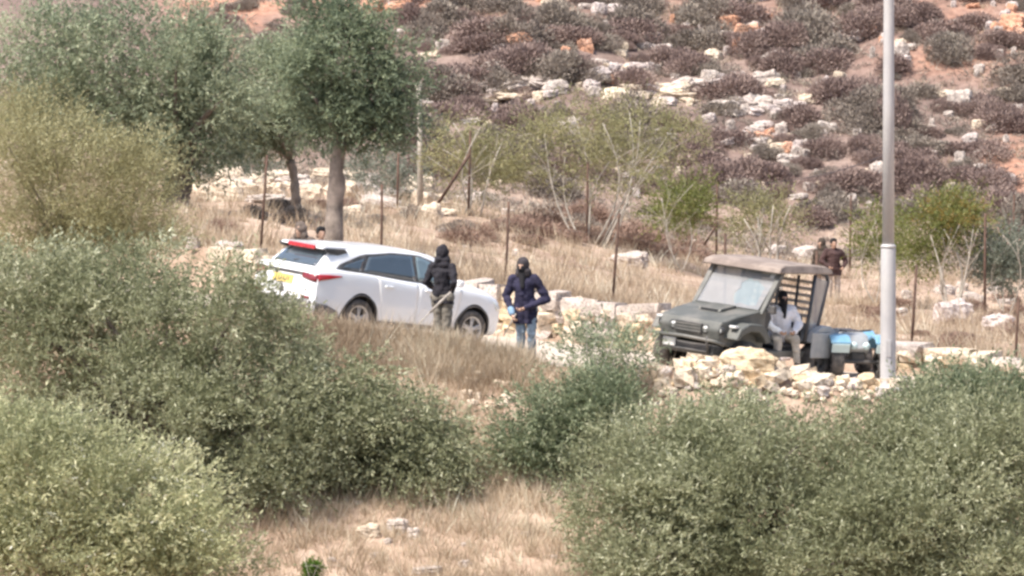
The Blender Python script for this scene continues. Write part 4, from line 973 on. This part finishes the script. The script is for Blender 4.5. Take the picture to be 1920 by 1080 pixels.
M['sky_pale_glass'] = glass_mat('sky_pale_windscreen', (.27, .275, .28), .25, alpha=.80)  # pale glass colour stands in for the sky's reflection
M['patch_glass'] = glass_mat('clear_patch_glass', (.28, .34, .36), .08, alpha=.72)
M['clear_sheet'] = glass_mat('clear_plastic_sheet', (.45, .43, .44), .2, alpha=.5)
M['tube'] = plain('black_tube', (.055, .06, .07), .5, .1, dirt=(.2, .18, .17), dirt_amt=.4)
tp_ = lambda x, z: 1.0 if x < .9 else lerp(1.0, .86, min(1, (x - .9) / .65))
MB().prism([(.50, .42), (1.30, .50), (1.52, .60), (1.56, .78), (1.50, .92), (1.15, 1.03), (.62, 1.13), (.50, 1.13)], -.62, .62, tp_, .03).build('hood', M['bug'], buggy)
MB().prism([(.66, 1.125), (1.10, 1.045), (1.06, 1.10), (.70, 1.165)], -.20, .20, None, .012).build('hood_scoop', M['bug'], buggy)
MB().box(1.045, 1.095, -.15, .15, 1.052, 1.088).build('scoop_mouth_shade', M['scoop_shade'], buggy)  # near-black block stands in for the shade inside the scoop opening
for sy in (-1, 1):
    a0, a1 = (sy * .52, sy * .78) if sy > 0 else (-.78, -.52)
    MB().prism([(.52, .62), (.62, .80), (.80, .92), (1.10, .93), (1.32, .84), (1.42, .66), (1.36, .64), (1.25, .74), (1.05, .80), (.85, .79), (.72, .70), (.66, .60)], a0, a1, None, .02).build('front_fender', M['bug'], buggy)
    MB().prism([(-1.20, .66), (-1.16, .80), (-1.0, .90), (-.78, .90), (-.60, .80), (-.52, .62), (-.58, .60), (-.66, .72), (-.80, .79), (-.95, .79), (-1.08, .71), (-1.14, .62)], a0, a1, None, .02).build('rear_fender', M['bug_bed'], buggy)
    for k, yy in enumerate((.29, .50)):
        T = Matrix.Translation((1.525 - .03 * k, sy * yy, .775))
        hl = MB().lathe([(.08, -.05), (.08, .02), (.064, .03)], 18, 'x', T).build('headlamp_ring', M['bug_dark'], buggy, True)
        MB().lathe([(0, .03), (.045, .026), (.064, .012), (.064, -.03)], 18, 'x', T).build('lens', M['clear_lens'], hl, True)
    MB().box(1.30, 1.40, sy * .66 - .06, sy * .66 + .06, .84, .89, .015).build('turn_lamp', M['clear_lens'], buggy)
    # windscreen pillar, roof rails and rear cage
    MB().prism([(.66, 1.08), (.58, 1.08), (.14, 1.80), (.22, 1.82)], sy * .565 if sy > 0 else -.645, sy * .645 if sy > 0 else -.565, None, .01).build('windscreen_pillar', M['bug'], buggy)
    MB().tube([(-.50, sy * .66, .60), (-.56, sy * .66, 1.2), (-.62, sy * .64, 1.76)], .028, 8).build('cage_post', M['tube'], buggy, True)
    MB().tube([(-.74, sy * .66, .60), (-.86, sy * .66, 1.2), (-.97, sy * .64, 1.66), (-.93, sy * .63, 1.75), (-.80, sy * .62, 1.79)], .03, 8).build('cage_post', M['tube'], buggy, True)
    MB().prism([(-.54, .75), (-.74, .75), (-.93, 1.66), (-.62, 1.72)], sy * .655, sy * .665).build('side_sheet', M['clear_sheet'], buggy)
    MB().box(-.62, .55, sy * .60 - .05, sy * .60 + .05, .36, .46, .015).build('sill', M['bug'], buggy)
    MB().box(-1.02, -.50, sy * .79 - .015, sy * .79 + .015, .36, .80, .02).build('bed_side', M['bug_bed'], buggy)
    for x in (1.02, -.82): wheel(buggy, x, sy * .66, .31, .24, sy, M['tyre'], M['bug_dark'], .16, 4)
MB().box(1.535, 1.575, -.24, .24, .68, .86, .01).build('grille', M['bug_dark'], buggy)
for z in (.72, .77, .82): MB().box(1.57, 1.585, -.23, .23, z - .012, z + .012).build('grille_bar', M['bug'], buggy)
MB().tube([(1.50, -.62, .55), (1.64, -.54, .60), (1.68, 0, .62), (1.64, .54, .60), (1.50, .62, .55)], .03, 8).build('bull_bar', M['bug'], buggy, True)
MB().tube([(1.60, -.42, .38), (1.66, -.42, .60), (1.64, -.40, .66)], .022, 8).tube([(1.60, .42, .38), (1.66, .42, .60), (1.64, .40, .66)], .022, 8).tube([(1.6, -.42, .40), (1.6, .42, .40)], .022, 8).build('bull_bar_hoop', M['bug_dark'], buggy, True)
MB().box(1.58, 1.62, -.40, -.18, .42, .56, .01).build('white_tag', M['clear_lens'], buggy)
MB().box(1.30, 1.58, -.5, .5, .34, .52, .03).build('skid_plate', M['bug_dark'], buggy)
MB().box(-1.18, 1.32, -.5, .5, .33, .43, .02).build('chassis', M['bug_dark'], buggy)
MB().box(-.62, .55, -.60, .60, .44, .47).build('floor_pan', M['bug_dark'], buggy)
MB().prism([(.56, .46), (.56, 1.10), (.40, 1.12), (.30, 1.02), (.42, .70), (.48, .46)], -.58, .58, None, .012).build('dashboard', M['bug_dark'], buggy)
MB().box(.15, .25, -.60, .60, 1.745, 1.80, .012).build('windscreen_header', M['bug'], buggy)
# windscreen: pane coloured pale for the reflected sky, with an irregular clear patch on the driver's side
wc = lambda y, t: Vector((lerp(.645, .20, t), y, lerp(1.13, 1.77, t)))
hole = [(.02, .22), (-.01, .36), (.06, .50), (.02, .62), (.13, .80), (.20, .72), (.27, .74), (.40, .64), (.45, .60), (.46, .34), (.47, .12), (.34, .09), (.20, .13), (.10, .08)]
bmw = bmesh.new(); rim_o = [(-.56, 0), (-.56, .5), (-.55, 1), (0, 1), (.55, 1), (.56, .5), (.56, 0), (.2, 0), (-.2, 0)]
ov = [bmw.verts.new(wc(*p)) for p in rim_o]; iv = [bmw.verts.new(wc(*p)) for p in hole]
eds = [bmw.edges.new((ov[i], ov[(i + 1) % len(ov)])) for i in range(len(ov))] + [bmw.edges.new((iv[i], iv[(i + 1) % len(iv)])) for i in range(len(iv))]
bmesh.ops.triangle_fill(bmw, edges=eds, use_beauty=True)
wme = bpy.data.meshes.new('windscreen'); bmw.to_mesh(wme); bmw.free()
ws = link_mesh('windscreen', wme, M['sky_pale_glass'], buggy)
hm = MB(); hm.add([wc(y, t) - Vector((.004, 0, .003)) for y, t in hole], [tuple(range(len(hole)))]); hm.build('clear_patch', M['patch_glass'], ws)
MB().tube([wc(-.57, 0), wc(-.57, 1), wc(.57, 1), wc(.57, 0), wc(-.57, 0)], .018, 6).build('windscreen_frame', M['bug'], ws)
MB().add([wc(.44, .86) + Vector((.008, 0, .006)), wc(.52, .84) + Vector((.008, 0, .006)), wc(.52, .97) + Vector((.008, 0, .006)), wc(.45, .97) + Vector((.008, 0, .006))], [(0, 1, 2, 3)]).build('sticker', M['clear_lens'], ws)
# roof, seats, headboard, bed
MB().prism([(.40, 1.775), (.36, 1.86), (.22, 1.915), (-.40, 1.93), (-.85, 1.91), (-.98, 1.86), (-1.0, 1.79), (-.9, 1.775)], -.70, .70, lambda x, z: 1.0 if z < 1.88 else .93, .02).build('roof', M['bug_roof'], buggy)
for y0, y1 in ((-.56, -.03), (.03, .56)):
    MB().box(-.45, .05, y0, y1, .48, .58, .04).build('seat_cushion', M['seat'], buggy, True)
    MB().box(-.56, -.43, y0, y1, .56, 1.05, .04).build('seat_back', M['seat'], buggy, True)
MB().box(-.50, .02, -.56, .56, .44, .49, .02).build('seat_base', M['bug_dark'], buggy)
for i in range(6):
    MB().box(-.66, -.63, -.60, .60, 1.02 + i * .115, 1.075 + i * .115, .006).build('headboard_slat', M['slat'], buggy)
for y in (-.35, .0, .35): MB().box(-.63, -.61, y - .02, y + .02, .80, 1.72).build('headboard_post', M['tube'], buggy)
MB().box(-1.20, -.62, -.76, .76, .72, .76, .01).build('bed_floor', M['bug_bed'], buggy)
MB().box(-1.245, -1.205, -.76, .76, .50, .86, .01).build('tailgate', M['bug_bed'], buggy)
MB().box(-.64, -.61, -.66, .66, .60, .93, .008).build('bed_front', M['bug_bed'], buggy)
st = MB(); Ts = Matrix.Translation((.22, .32, 1.04)) @ Matrix.Rotation(math.radians(-55), 4, 'Y')
ring = [Ts @ Vector((math.cos(a) * .17, math.sin(a) * .17, 0)) for a in np.linspace(0, 2 * math.pi, 21)]
st.tube(ring, .014, 6, False); st.tube([Ts @ Vector((0, -.17, 0)), Ts @ Vector((0, .17, 0))], .012, 5); st.tube([Ts @ Vector((0, 0, 0)), (.42, .32, .92)], .02, 6)
st.build('steering_wheel', M['bug_dark'], buggy, True)
MB().box(.50, .58, .68, .80, 1.10, 1.24, .02).build('mirror', M['bug_dark'], buggy)
BUGP = ((1.02, .66), (1.02, -.66), (-.82, .66), (-.82, -.66))
BUGP = tuple((x * 1.2, y * 1.2) for x, y in BUGP)
place(buggy, 1397, 119.4, math.radians(180 + 53), BUGP, extra_roll=math.radians(-2.5))
buggy.matrix_world = buggy.matrix_world @ Matrix.Diagonal((1.2, 1.2, 1.05, 1))

# ------------------------------------------------------------------ blue quad bike behind the buggy
quad = tag(empty('quad_bike'), 'blue quad bike standing on the track behind the buggy, beside the lamp post', 'quad bike')
M['quad_blue'] = plain('blue_quad_plastic', (.16, .33, .47), .5, var=.12, dirt=(.42, .45, .45), dirt_amt=.4)
M['quad_pale'] = plain('pale_blue_panel', (.50, .62, .63), .5, var=.08)
QP = ((.58, .38), (.58, -.38), (-.58, .38), (-.58, -.38))
for sx in (-1, 1):
    for sy in (-1, 1):
        wheel(quad, sx * .58, sy * .38, .25, .2, sy, M['tyre'], M['bug_dark'], .13, 4)
        pr = [(sx * .30, .46), (sx * .36, .60), (sx * .52, .68), (sx * .74, .66), (sx * .86, .56), (sx * .84, .53), (sx * .72, .61), (sx * .54, .62), (sx * .41, .56), (sx * .35, .45)]
        a0, a1 = (.20, .52) if sy > 0 else (-.52, -.20)
        fd = MB().prism(pr, a0, a1, None, .015).build('fender', M['quad_blue'], quad)
        MB().prism([(sx * .80, .40), (sx * .86, .53), (sx * .84, .54), (sx * .76, .42)], a0 + .02, a1 - .02).build('fender_flap', M['quad_pale'], fd)
MB().prism([(-.62, .42), (-.55, .62), (-.2, .66), (.15, .70), (.45, .66), (.62, .45), (.4, .32), (-.4, .32)], -.17, .17, None, .03).build('body', M['bug_bed'], quad, True)
MB().box(-.50, .10, -.15, .15, .64, .71, .03).build('seat', M['seat'], quad, True)
MB().box(-.55, .55, -.12, .12, .22, .40, .03).build('engine', M['bug_dark'], quad)
for sx in (-1, 1):
    MB().tube([(sx * .58, -.36, .25), (sx * .58, .36, .25)], .03, 8).build('axle', M['bug_dark'], quad)
MB().tube([(.12, -.30, .72), (.18, -.15, .71), (.2, 0, .69), (.18, .15, .71), (.12, .30, .72)], .014, 6).tube([(.2, 0, .69), (.36, 0, .58)], .025, 6).build('handlebar', M['bug_dark'], quad, True)
for sy in (-1, 1): MB().lathe([(0, .02), (.05, .015), (.06, -.03)], 14, 'x', Matrix.Translation((.66, sy * .10, .50))).build('headlamp', M['quad_pale'], quad, True)
place(quad, 1592, 120.6, math.radians(-90 + 12), tuple((x * 1.15, y * 1.15) for x, y in QP)); quad.matrix_world = quad.matrix_world @ Matrix.Diagonal((1.15, 1.15, 1.15, 1))
# ------------------------------------------------------------------ people
def capsule(p0, p1, r0, r1, seg=10, st=4):
    p0 = Vector(p0); p1 = Vector(p1); ax = p1 - p0; L = ax.length
    d = ax / L if L > 1e-6 else Vector((0, 0, 1)); u = d.orthogonal().normalized(); w_ = d.cross(u); rings = []
    for i in range(st + 1):
        a = -math.pi / 2 + (math.pi / 2) * i / st; rings.append((p0 + d * math.sin(a) * r0, max(.0005, math.cos(a) * r0)))
    for i in range(st + 1):
        a = (math.pi / 2) * i / st; rings.append((p1 + d * math.sin(a) * r1, max(.0005, math.cos(a) * r1)))
    V = []; Fc = []
    for c, r in rings:
        for k in range(seg):
            t = 2 * math.pi * k / seg; V.append(c + (u * math.cos(t) + w_ * math.sin(t)) * r)
    for i in range(len(rings) - 1):
        for k in range(seg): Fc.append((i * seg + k, i * seg + (k + 1) % seg, (i + 1) * seg + (k + 1) % seg, (i + 1) * seg + k))
    Fc += [tuple(reversed(range(seg))), tuple(range((len(rings) - 1) * seg, len(rings) * seg))]
    return V, Fc
def ell(c, r, rot=None):
    c = Vector(c); V = []; Fc = []; seg, st = 14, 9
    for i in range(st + 1):
        a = -math.pi / 2 + math.pi * i / st
        for k in range(seg):
            t = 2 * math.pi * k / seg; q = max(.002, math.cos(a)); p = Vector((r[0] * q * math.cos(t), r[1] * q * math.sin(t), r[2] * math.sin(a)))
            V.append(c + (rot @ p if rot is not None else p))
    for i in range(st):
        for k in range(seg): Fc.append((i * seg + k, i * seg + (k + 1) % seg, (i + 1) * seg + (k + 1) % seg, (i + 1) * seg + k))
    Fc += [tuple(reversed(range(seg))), tuple(range(st * seg, (st + 1) * seg))]
    return V, Fc
def flesh(name, prims, voxel, m, parent, smooth_it=4, hem=None):
    """overlapping tapered solids fused by a voxel remesh into one continuous skin"""
    mb = MB()
    for V, Fc in prims: mb.add(V, Fc)
    me = bpy.data.meshes.new(name); me.from_pydata([tuple(v) for v in mb.V], [], mb.F); me.update()
    o = bpy.data.objects.new('tmp', me); COL.objects.link(o)
    r = o.modifiers.new('r', 'REMESH'); r.mode = 'VOXEL'; r.voxel_size = voxel; r.use_smooth_shade = True
    s = o.modifiers.new('s', 'SMOOTH'); s.iterations = smooth_it; s.factor = .5
    dg = bpy.context.evaluated_depsgraph_get(); dg.update(); out_ = bpy.data.meshes.new_from_object(o.evaluated_get(dg)); bpy.data.objects.remove(o)
    if name in ('jacket', 'trousers', 'hood'):
        o_ = Vector((len(prims), voxel * 900, smooth_it)) + Vector(parent.location)
        nv = len(out_.vertices); co = np.empty(nv * 3, np.float32); no = np.empty(nv * 3, np.float32)
        out_.vertices.foreach_get('co', co); out_.vertices.foreach_get('normal', no); co = co.reshape(-1, 3); no = no.reshape(-1, 3)
        x, y, z = co[:, 0] + o_.x, co[:, 1] + o_.y, co[:, 2] + o_.z
        h_ = vnoise(x + .6 * y, z + .35 * x, 13, 3) * .010 + vnoise(x - y, z * 1.6 - .4 * y, 11, 4) * .008 + vnoise(x + y, z, 30, 6) * .004
        out_.vertices.foreach_set('co', (co + no * h_[:, None]).astype(np.float32).ravel()); out_.update()
    if hem is not None:
        bm = bmesh.new(); bm.from_mesh(out_)
        bmesh.ops.bisect_plane(bm, geom=list(bm.verts) + list(bm.edges) + list(bm.faces), plane_co=(0, 0, hem), plane_no=(0, .12, -1), clear_outer=True)
        bmesh.ops.holes_fill(bm, edges=[e for e in bm.edges if e.is_boundary]); bm.to_mesh(out_); bm.free()
    out_.materials.clear(); return link_mesh(name, out_, m, parent)
def cloth(name, col, var=.25, scale=5): return plain(name, col, .9, var=var, scale=scale, bumpy=.35)
M['skin'] = plain('skin', (.46, .29, .21), .6, var=.1)
M['black_cloth'] = cloth('black_hoodie', (.018, .016, .022)); M['navy'] = cloth('navy_jacket', (.020, .018, .045))
M['olive_trs'] = cloth('olive_grey_trousers', (.20, .18, .15)); M['jeans'] = cloth('faded_jeans', (.24, .30, .36))
M['white_shirt'] = cloth('white_shirt', (.78, .77, .80), .04); M['beige_trs'] = cloth('beige_trousers', (.44, .39, .33))
M['maroon'] = cloth('maroon_brown_jacket', (.06, .032, .030)); M['brown'] = cloth('dark_brown_jacket', (.06, .045, .034)); M['pale_trs'] = cloth('pale_trousers', (.46, .39, .33))
M['grey_hood'] = cloth('grey_brown_hood', (.125, .098, .082)); M['hair'] = cloth('black_hair', (.012, .011, .012)); M['mask'] = cloth('black_mask', (.010, .009, .012))
M['shoe'] = cloth('dark_shoe', (.05, .045, .04)); M['stick'] = plain('pale_wood', (.36, .32, .28), .8, var=.25, scale=10)
M['hood_dk'] = cloth('charcoal_hood', (.045, .038, .042)); M['blue_cuff'] = cloth('light_blue_cloth', (.22, .34, .48))
def V3(*a): return Vector(a)
def person(label, loc, rz, top, trs, skin_m='skin', hood=None, hair=None, mask=None, h=1.75, pose=None, vox=.011, group=None, bulky=1.0, lean=0.0, hem=.80, collar=None):
    """faces local -y; +x is the person's left"""
    k = h / 1.75; q = dict(hl=(.10, 0, .92), hr=(-.10, 0, .92), kl=(.11, -.02, .50), kr=(-.11, -.02, .50), al=(.12, .02, .09), ar=(-.12, .02, .09),
             el=(.27, .03, 1.16), er=(-.27, .03, 1.16), wl=(.26, -.10, .92), wr=(-.26, -.10, .92), head=(0, -.02, 1.62), chest=(0, 0, 1.30), waist=(0, 0, 1.03), yaw=0.0)
    q.update(pose or {})
    p = {a: (Vector(b) * k if not isinstance(b, float) else b) for a, b in q.items()}
    ch, ws_, hd = p['chest'], p['waist'], p['head']; up = (ch - ws_).normalized()
    sl, sr = ch + V3(.185, 0, .11) * k, ch + V3(-.185, 0, .11) * k; neck = ch + V3(0, 0, .17) * k
    root = tag(empty('person', loc, rz), label, 'person', group)
    RH = Matrix.Rotation(p['yaw'], 3, 'Z')
    def hp(x, y, z): return hd + RH @ (V3(x, y, z) * k)
    body_ = [ell(hd + V3(0, 0, .012) * k, (.078 * k, .098 * k, .118 * k), RH), capsule(hp(0, -.03, -.06), hp(0, -.052, -.085), .055 * k, .038 * k), capsule(hp(0, -.096, .015), hp(0, -.112, -.025), .011 * k, .016 * k),
             capsule(hp(.078, .01, .02), hp(.082, .012, -.03), .016 * k, .013 * k), capsule(hp(-.078, .01, .02), hp(-.082, .012, -.03), .016 * k, .013 * k),
             capsule(hp(-.022, -.092, -.058), hp(.022, -.092, -.058), .012 * k, .012 * k), capsule(hp(-.04, -.088, .03), hp(.04, -.088, .03), .013 * k, .013 * k),
             capsule(neck - V3(0, 0, .02), hd - V3(0, 0, .06) * k, .058 * k, .055 * k), capsule(ws_, ch, .115 * k, .13 * k), capsule(sl, sr, .06 * k, .06 * k), capsule(p['hl'], p['hr'], .105 * k, .105 * k), capsule(ws_, (p['hl'] + p['hr']) / 2, .115 * k, .11 * k)]
    for s in 'lr':
        S = sl if s == 'l' else sr; E, W_ = p['e' + s], p['w' + s]; H, K, A = p['h' + s], p['k' + s], p['a' + s]
        body_ += [capsule(S, E, .052 * k, .042 * k), capsule(E, W_, .042 * k, .028 * k), capsule(H, K, .082 * k, .056 * k), capsule(K, A, .056 * k, .038 * k), capsule(A - V3(0, 0, .045) * k, A + V3(0, -.15, -.055) * k, .036 * k, .03 * k)]
        # hand: palm, four bent fingers, thumb from the side of the palm
        d = (W_ - E).normalized(); sd = (V3(0, -1, 0) - d * d.dot(V3(0, -1, 0))).normalized(); n = d.cross(sd); n = n if (n.x < 0) == (s == 'l') else -n
        pc = W_ + d * .05 * k; body_ += [capsule(W_, pc + d * .02 * k, .026 * k, .03 * k), capsule(pc + sd * .018 * k, pc - sd * .018 * k, .027 * k, .027 * k)]
        for i, (o_, L) in enumerate(((.027, .07), (.009, .078), (-.009, .072), (-.027, .058))):
            b0 = pc + d * .028 * k + sd * o_ * k; b1 = b0 + (d * .8 + n * .5) * L * .55 * k; b2 = b1 + (d * .15 + n * .95) * L * .5 * k
            body_ += [capsule(b0, b1, .010 * k, .009 * k, 8, 2), capsule(b1, b2, .009 * k, .008 * k, 8, 2)]
        t0 = pc + sd * .028 * k - d * .015 * k; t1 = t0 + (sd * .6 + d * .5 + n * .4) * .04 * k; body_ += [capsule(t0, t1, .012 * k, .010 * k, 8, 2), capsule(t1, t1 + (d * .6 + n * .7) * .03 * k, .010 * k, .008 * k, 8, 2)]
    flesh('body', body_, vox * .88, M[skin_m], root, 2)
    b = bulky; hm_ = (p['hl'] + p['hr']) / 2
    jk = [capsule(ws_ - V3(0, 0, .06) * k, ch, .150 * k * b, .158 * k * b), capsule(ch + V3(-.06, 0, .02), ch + V3(.06, 0, .02), .135 * k * b, .135 * k * b), capsule(ws_ + V3(-.05, 0, 0) * k, ws_ + V3(.05, 0, 0) * k, .13 * k * b, .13 * k * b),
          capsule(hm_ + V3(-.06, 0, .06) * k, hm_ + V3(.06, 0, .06) * k, .135 * k * b, .135 * k * b), capsule(sl, sr, .078 * k * b, .078 * k * b), capsule(neck - V3(0, 0, .05) * k, neck, .085 * k, .072 * k)]
    for s in 'lr':
        S = sl if s == 'l' else sr; E, W_ = p['e' + s], p['w' + s]; We = E.lerp(W_, .92); mid = S.lerp(E, .55)
        jk += [capsule(S, E, .078 * k * b, .064 * k * b), capsule(E, We, .064 * k * b, .046 * k * b), ell(E.lerp(W_, .25) + V3(0, 0, .01), (.068 * k * b,) * 3), ell(mid, (.076 * k * b, .07 * k * b, .08 * k * b))]
    if hem is not None: jk += [capsule(hm_ + V3(-.07, 0, 0) * k, hm_ + V3(-.075, -.01, hem - .95) * k, .135 * k * b, .128 * k * b), capsule(hm_ + V3(.07, 0, 0) * k, hm_ + V3(.075, -.01, hem - .95) * k, .135 * k * b, .128 * k * b)]
    low = min(p['wl'].z, p['wr'].z)
    if hem is not None and low < hem * k: hem = low / k - .02
    flesh('jacket', jk, vox, M[top], root, 3, None if hem is None else hem * k)
    tr = [capsule(p['hl'], p['hr'], .118 * k, .118 * k), capsule(hm_, hm_ + V3(0, 0, .07) * k, .12 * k, .12 * k)]
    for s in 'lr':
        H, K, A = p['h' + s], p['k' + s], p['a' + s]; tr += [capsule(H, K, .098 * k, .078 * k), capsule(K, A.lerp(K, .06), .080 * k, .062 * k), ell(A.lerp(K, .12), (.068 * k, .07 * k, .06 * k)), ell(K, (.082 * k,) * 3)]
    flesh('trousers', tr, vox, M[trs], root, 3)
    for s in 'lr':
        A = p['a' + s]; flesh('shoe', [capsule(A - V3(0, -.03, .045) * k, A + V3(0, -.17, -.06) * k, .047 * k, .036 * k), capsule(A, A - V3(0, 0, .04) * k, .045 * k, .048 * k)], vox, M['shoe'], root, 2)
    if hood:
        flesh('hood', [ell(hp(0, .022, .035), (.112 * k, .122 * k, .142 * k), RH), capsule(hp(0, .05, .10), hp(0, .10, .13), .07 * k, .03 * k), capsule(hp(-.04, .03, -.10), neck, .105 * k, .10 * k), capsule(hp(.04, .03, -.10), neck, .105 * k, .10 * k), capsule(neck + V3(-.07, .03, -.02) * k, neck + V3(.07, .03, -.02) * k, .085 * k, .085 * k)], vox, M[hood], root, 3)
    if mask:
        flesh('face_mask', [ell(hp(0, -.032, -.035), (.076 * k, .088 * k, .085 * k), RH), capsule(hp(0, -.03, -.08), neck + V3(0, -.03, .03) * k, .07 * k, .08 * k), capsule(hp(0, -.095, -.01), hp(0, -.112, -.035), .018 * k, .02 * k)] + ([capsule(hp(0, -.03, -.09), ch + V3(0, -.16, -.02) * k, .07 * k, .035 * k), ell(hp(0, .01, .03), (.09 * k, .108 * k, .122 * k), RH)] if mask == 'full' else []), vox, M['mask'], root, 3)
    if hair:
        flesh('hair', [ell(hp(0, .018, .035), (.094 * k, .108 * k, .115 * k), RH), ell(hp(0, -.045, .095), (.075 * k, .06 * k, .045 * k), RH), ell(hp(0, .07, -.02), (.075 * k, .05 * k, .09 * k), RH)], vox, M[hair], root, 2)
    if collar: flesh('cuff', [capsule(p['wr'] + (p['er'] - p['wr']) * .12, p['wr'] + (p['er'] - p['wr']) * .3, .056 * k, .062 * k)], vox, M[collar], root, 2)
    return root, p
def world(root, v): 
    return Matrix.Translation(root.location) @ Matrix.Rotation(root.rotation_euler[2], 4, 'Z') @ v
def stick(pts, rad, label, name='wooden_stick'):
    o = MB().tube(pts, rad, 8).build(name, M['stick'], None, True); return tag(o, label, 'stick')
# hooded man standing against the side of the car, turned away towards it
p1, q1 = person('person in black hoodie and olive trousers standing beside the white car holding a club', at(829, 117.6), math.radians(155), 'black_cloth', 'olive_trs', hood='black_cloth', mask='full', h=1.86, vox=.011, bulky=.92,
    pose=dict(wl=(.20, -.20, 1.00), el=(.27, .06, 1.16), wr=(-.17, -.02, 1.00), er=(-.27, .10, 1.17), kl=(.09, -.02, .50), kr=(-.08, -.02, .50), al=(.09, .04, .09), ar=(-.07, -.03, .09), yaw=.25))
wl_ = world(p1, q1['wr'])
stick([P(845, 548, 117.35), P(826, 566, 117.30), P(806, 586, 117.25)], [.020, .026, .022], 'pale thick club held at the hip of the man by the car', 'wooden_club')
stick([P(806, 586, 117.25), P(792, 601, 117.22), P(777, 616, 117.2)], [.012, .010, .007], 'thin pale stick pointing down in front of the car door')
# masked man in the navy jacket facing the viewer
p2, q2 = person('person in bulky navy hooded jacket, black face mask and faded jeans before the stone wall', at(985, 117.5), math.radians(-12), 'navy', 'jeans', hem=.68, hood='hood_dk', mask='full', h=1.86, vox=.011, bulky=1.06, collar='blue_cuff',
    pose=dict(chest=(-.01, -.02, 1.29), er=(-.32, -.01, 1.12), wr=(-.16, -.24, .80), el=(.36, .02, 1.06), wl=(.02, -.26, .92), head=(-.03, -.06, 1.60), kl=(.12, -.06, .50), kr=(-.07, -.03, .50), al=(.11, .03, .09), ar=(-.08, .05, .09), yaw=-.2))
a = world(p2, q2['wr']) + Vector((0, -.05, -.06)); e_ = P(944, 630, 117.2)
stick([a + (a - e_) * .35, a, e_], [.014, .014, .010], 'thin brown stick held low by the man in the navy jacket')
# heads behind the car
person('person with short black hair standing behind the white car roof', at(601, 123.9), math.radians(20), 'black_cloth', 'olive_trs', hair='hair', h=1.74, vox=.016)
person('person in grey brown hood standing behind the car tail', at(566, 123.3), math.radians(-30), 'grey_hood', 'olive_trs', hood='grey_hood', h=1.80, vox=.016, bulky=1.15, pose=dict(head=(0, -.06, 1.60)))
# two distant men behind the buggy
person('person in maroon brown jacket and pale trousers, right one of the distant pair', at(1563, 168), math.radians(15), 'maroon', 'pale_trs', hair='hair', h=1.68, vox=.016, bulky=1.12, pose=dict(er=(-.34, 0, 1.15), wr=(-.18, -.15, 1.02), el=(.35, .02, 1.14), wl=(.22, -.14, 1.0)))
person('person in dark brown hooded coat, left one of the distant pair', at(1541, 169.5), math.radians(-40), 'brown', 'pale_trs', hood='brown', h=1.62, vox=.016, bulky=1.1)
# driver in white, sitting sideways in the buggy with one leg out
bm_ = buggy.matrix_world
seat_w = bm_ @ Vector((-.30, .38, .56))
ang = math.atan2((bm_.to_3x3() @ Vector((.8, 1, 0))).x, -(bm_.to_3x3() @ Vector((.8, 1, 0))).y)
p3, q3 = person('person in white shirt and black balaclava sitting sideways in the buggy', seat_w - Vector((0, 0, .90)), ang, 'white_shirt', 'beige_trs', mask='full', h=1.76, vox=.011, bulky=1.18, hem=None,
    pose=dict(hl=(.10, 0, 1.00), hr=(-.10, 0, 1.00), kl=(.15, -.40, .98), kr=(-.17, -.40, .96), al=(.17, -.42, .56), ar=(-.20, -.46, .56), waist=(0, .0, 1.12), chest=(0, -.06, 1.38), head=(.0, -.14, 1.68),
              el=(.30, -.10, 1.22), wl=(.14, -.34, 1.10), er=(-.30, -.10, 1.22), wr=(-.12, -.36, 1.10), yaw=.1))
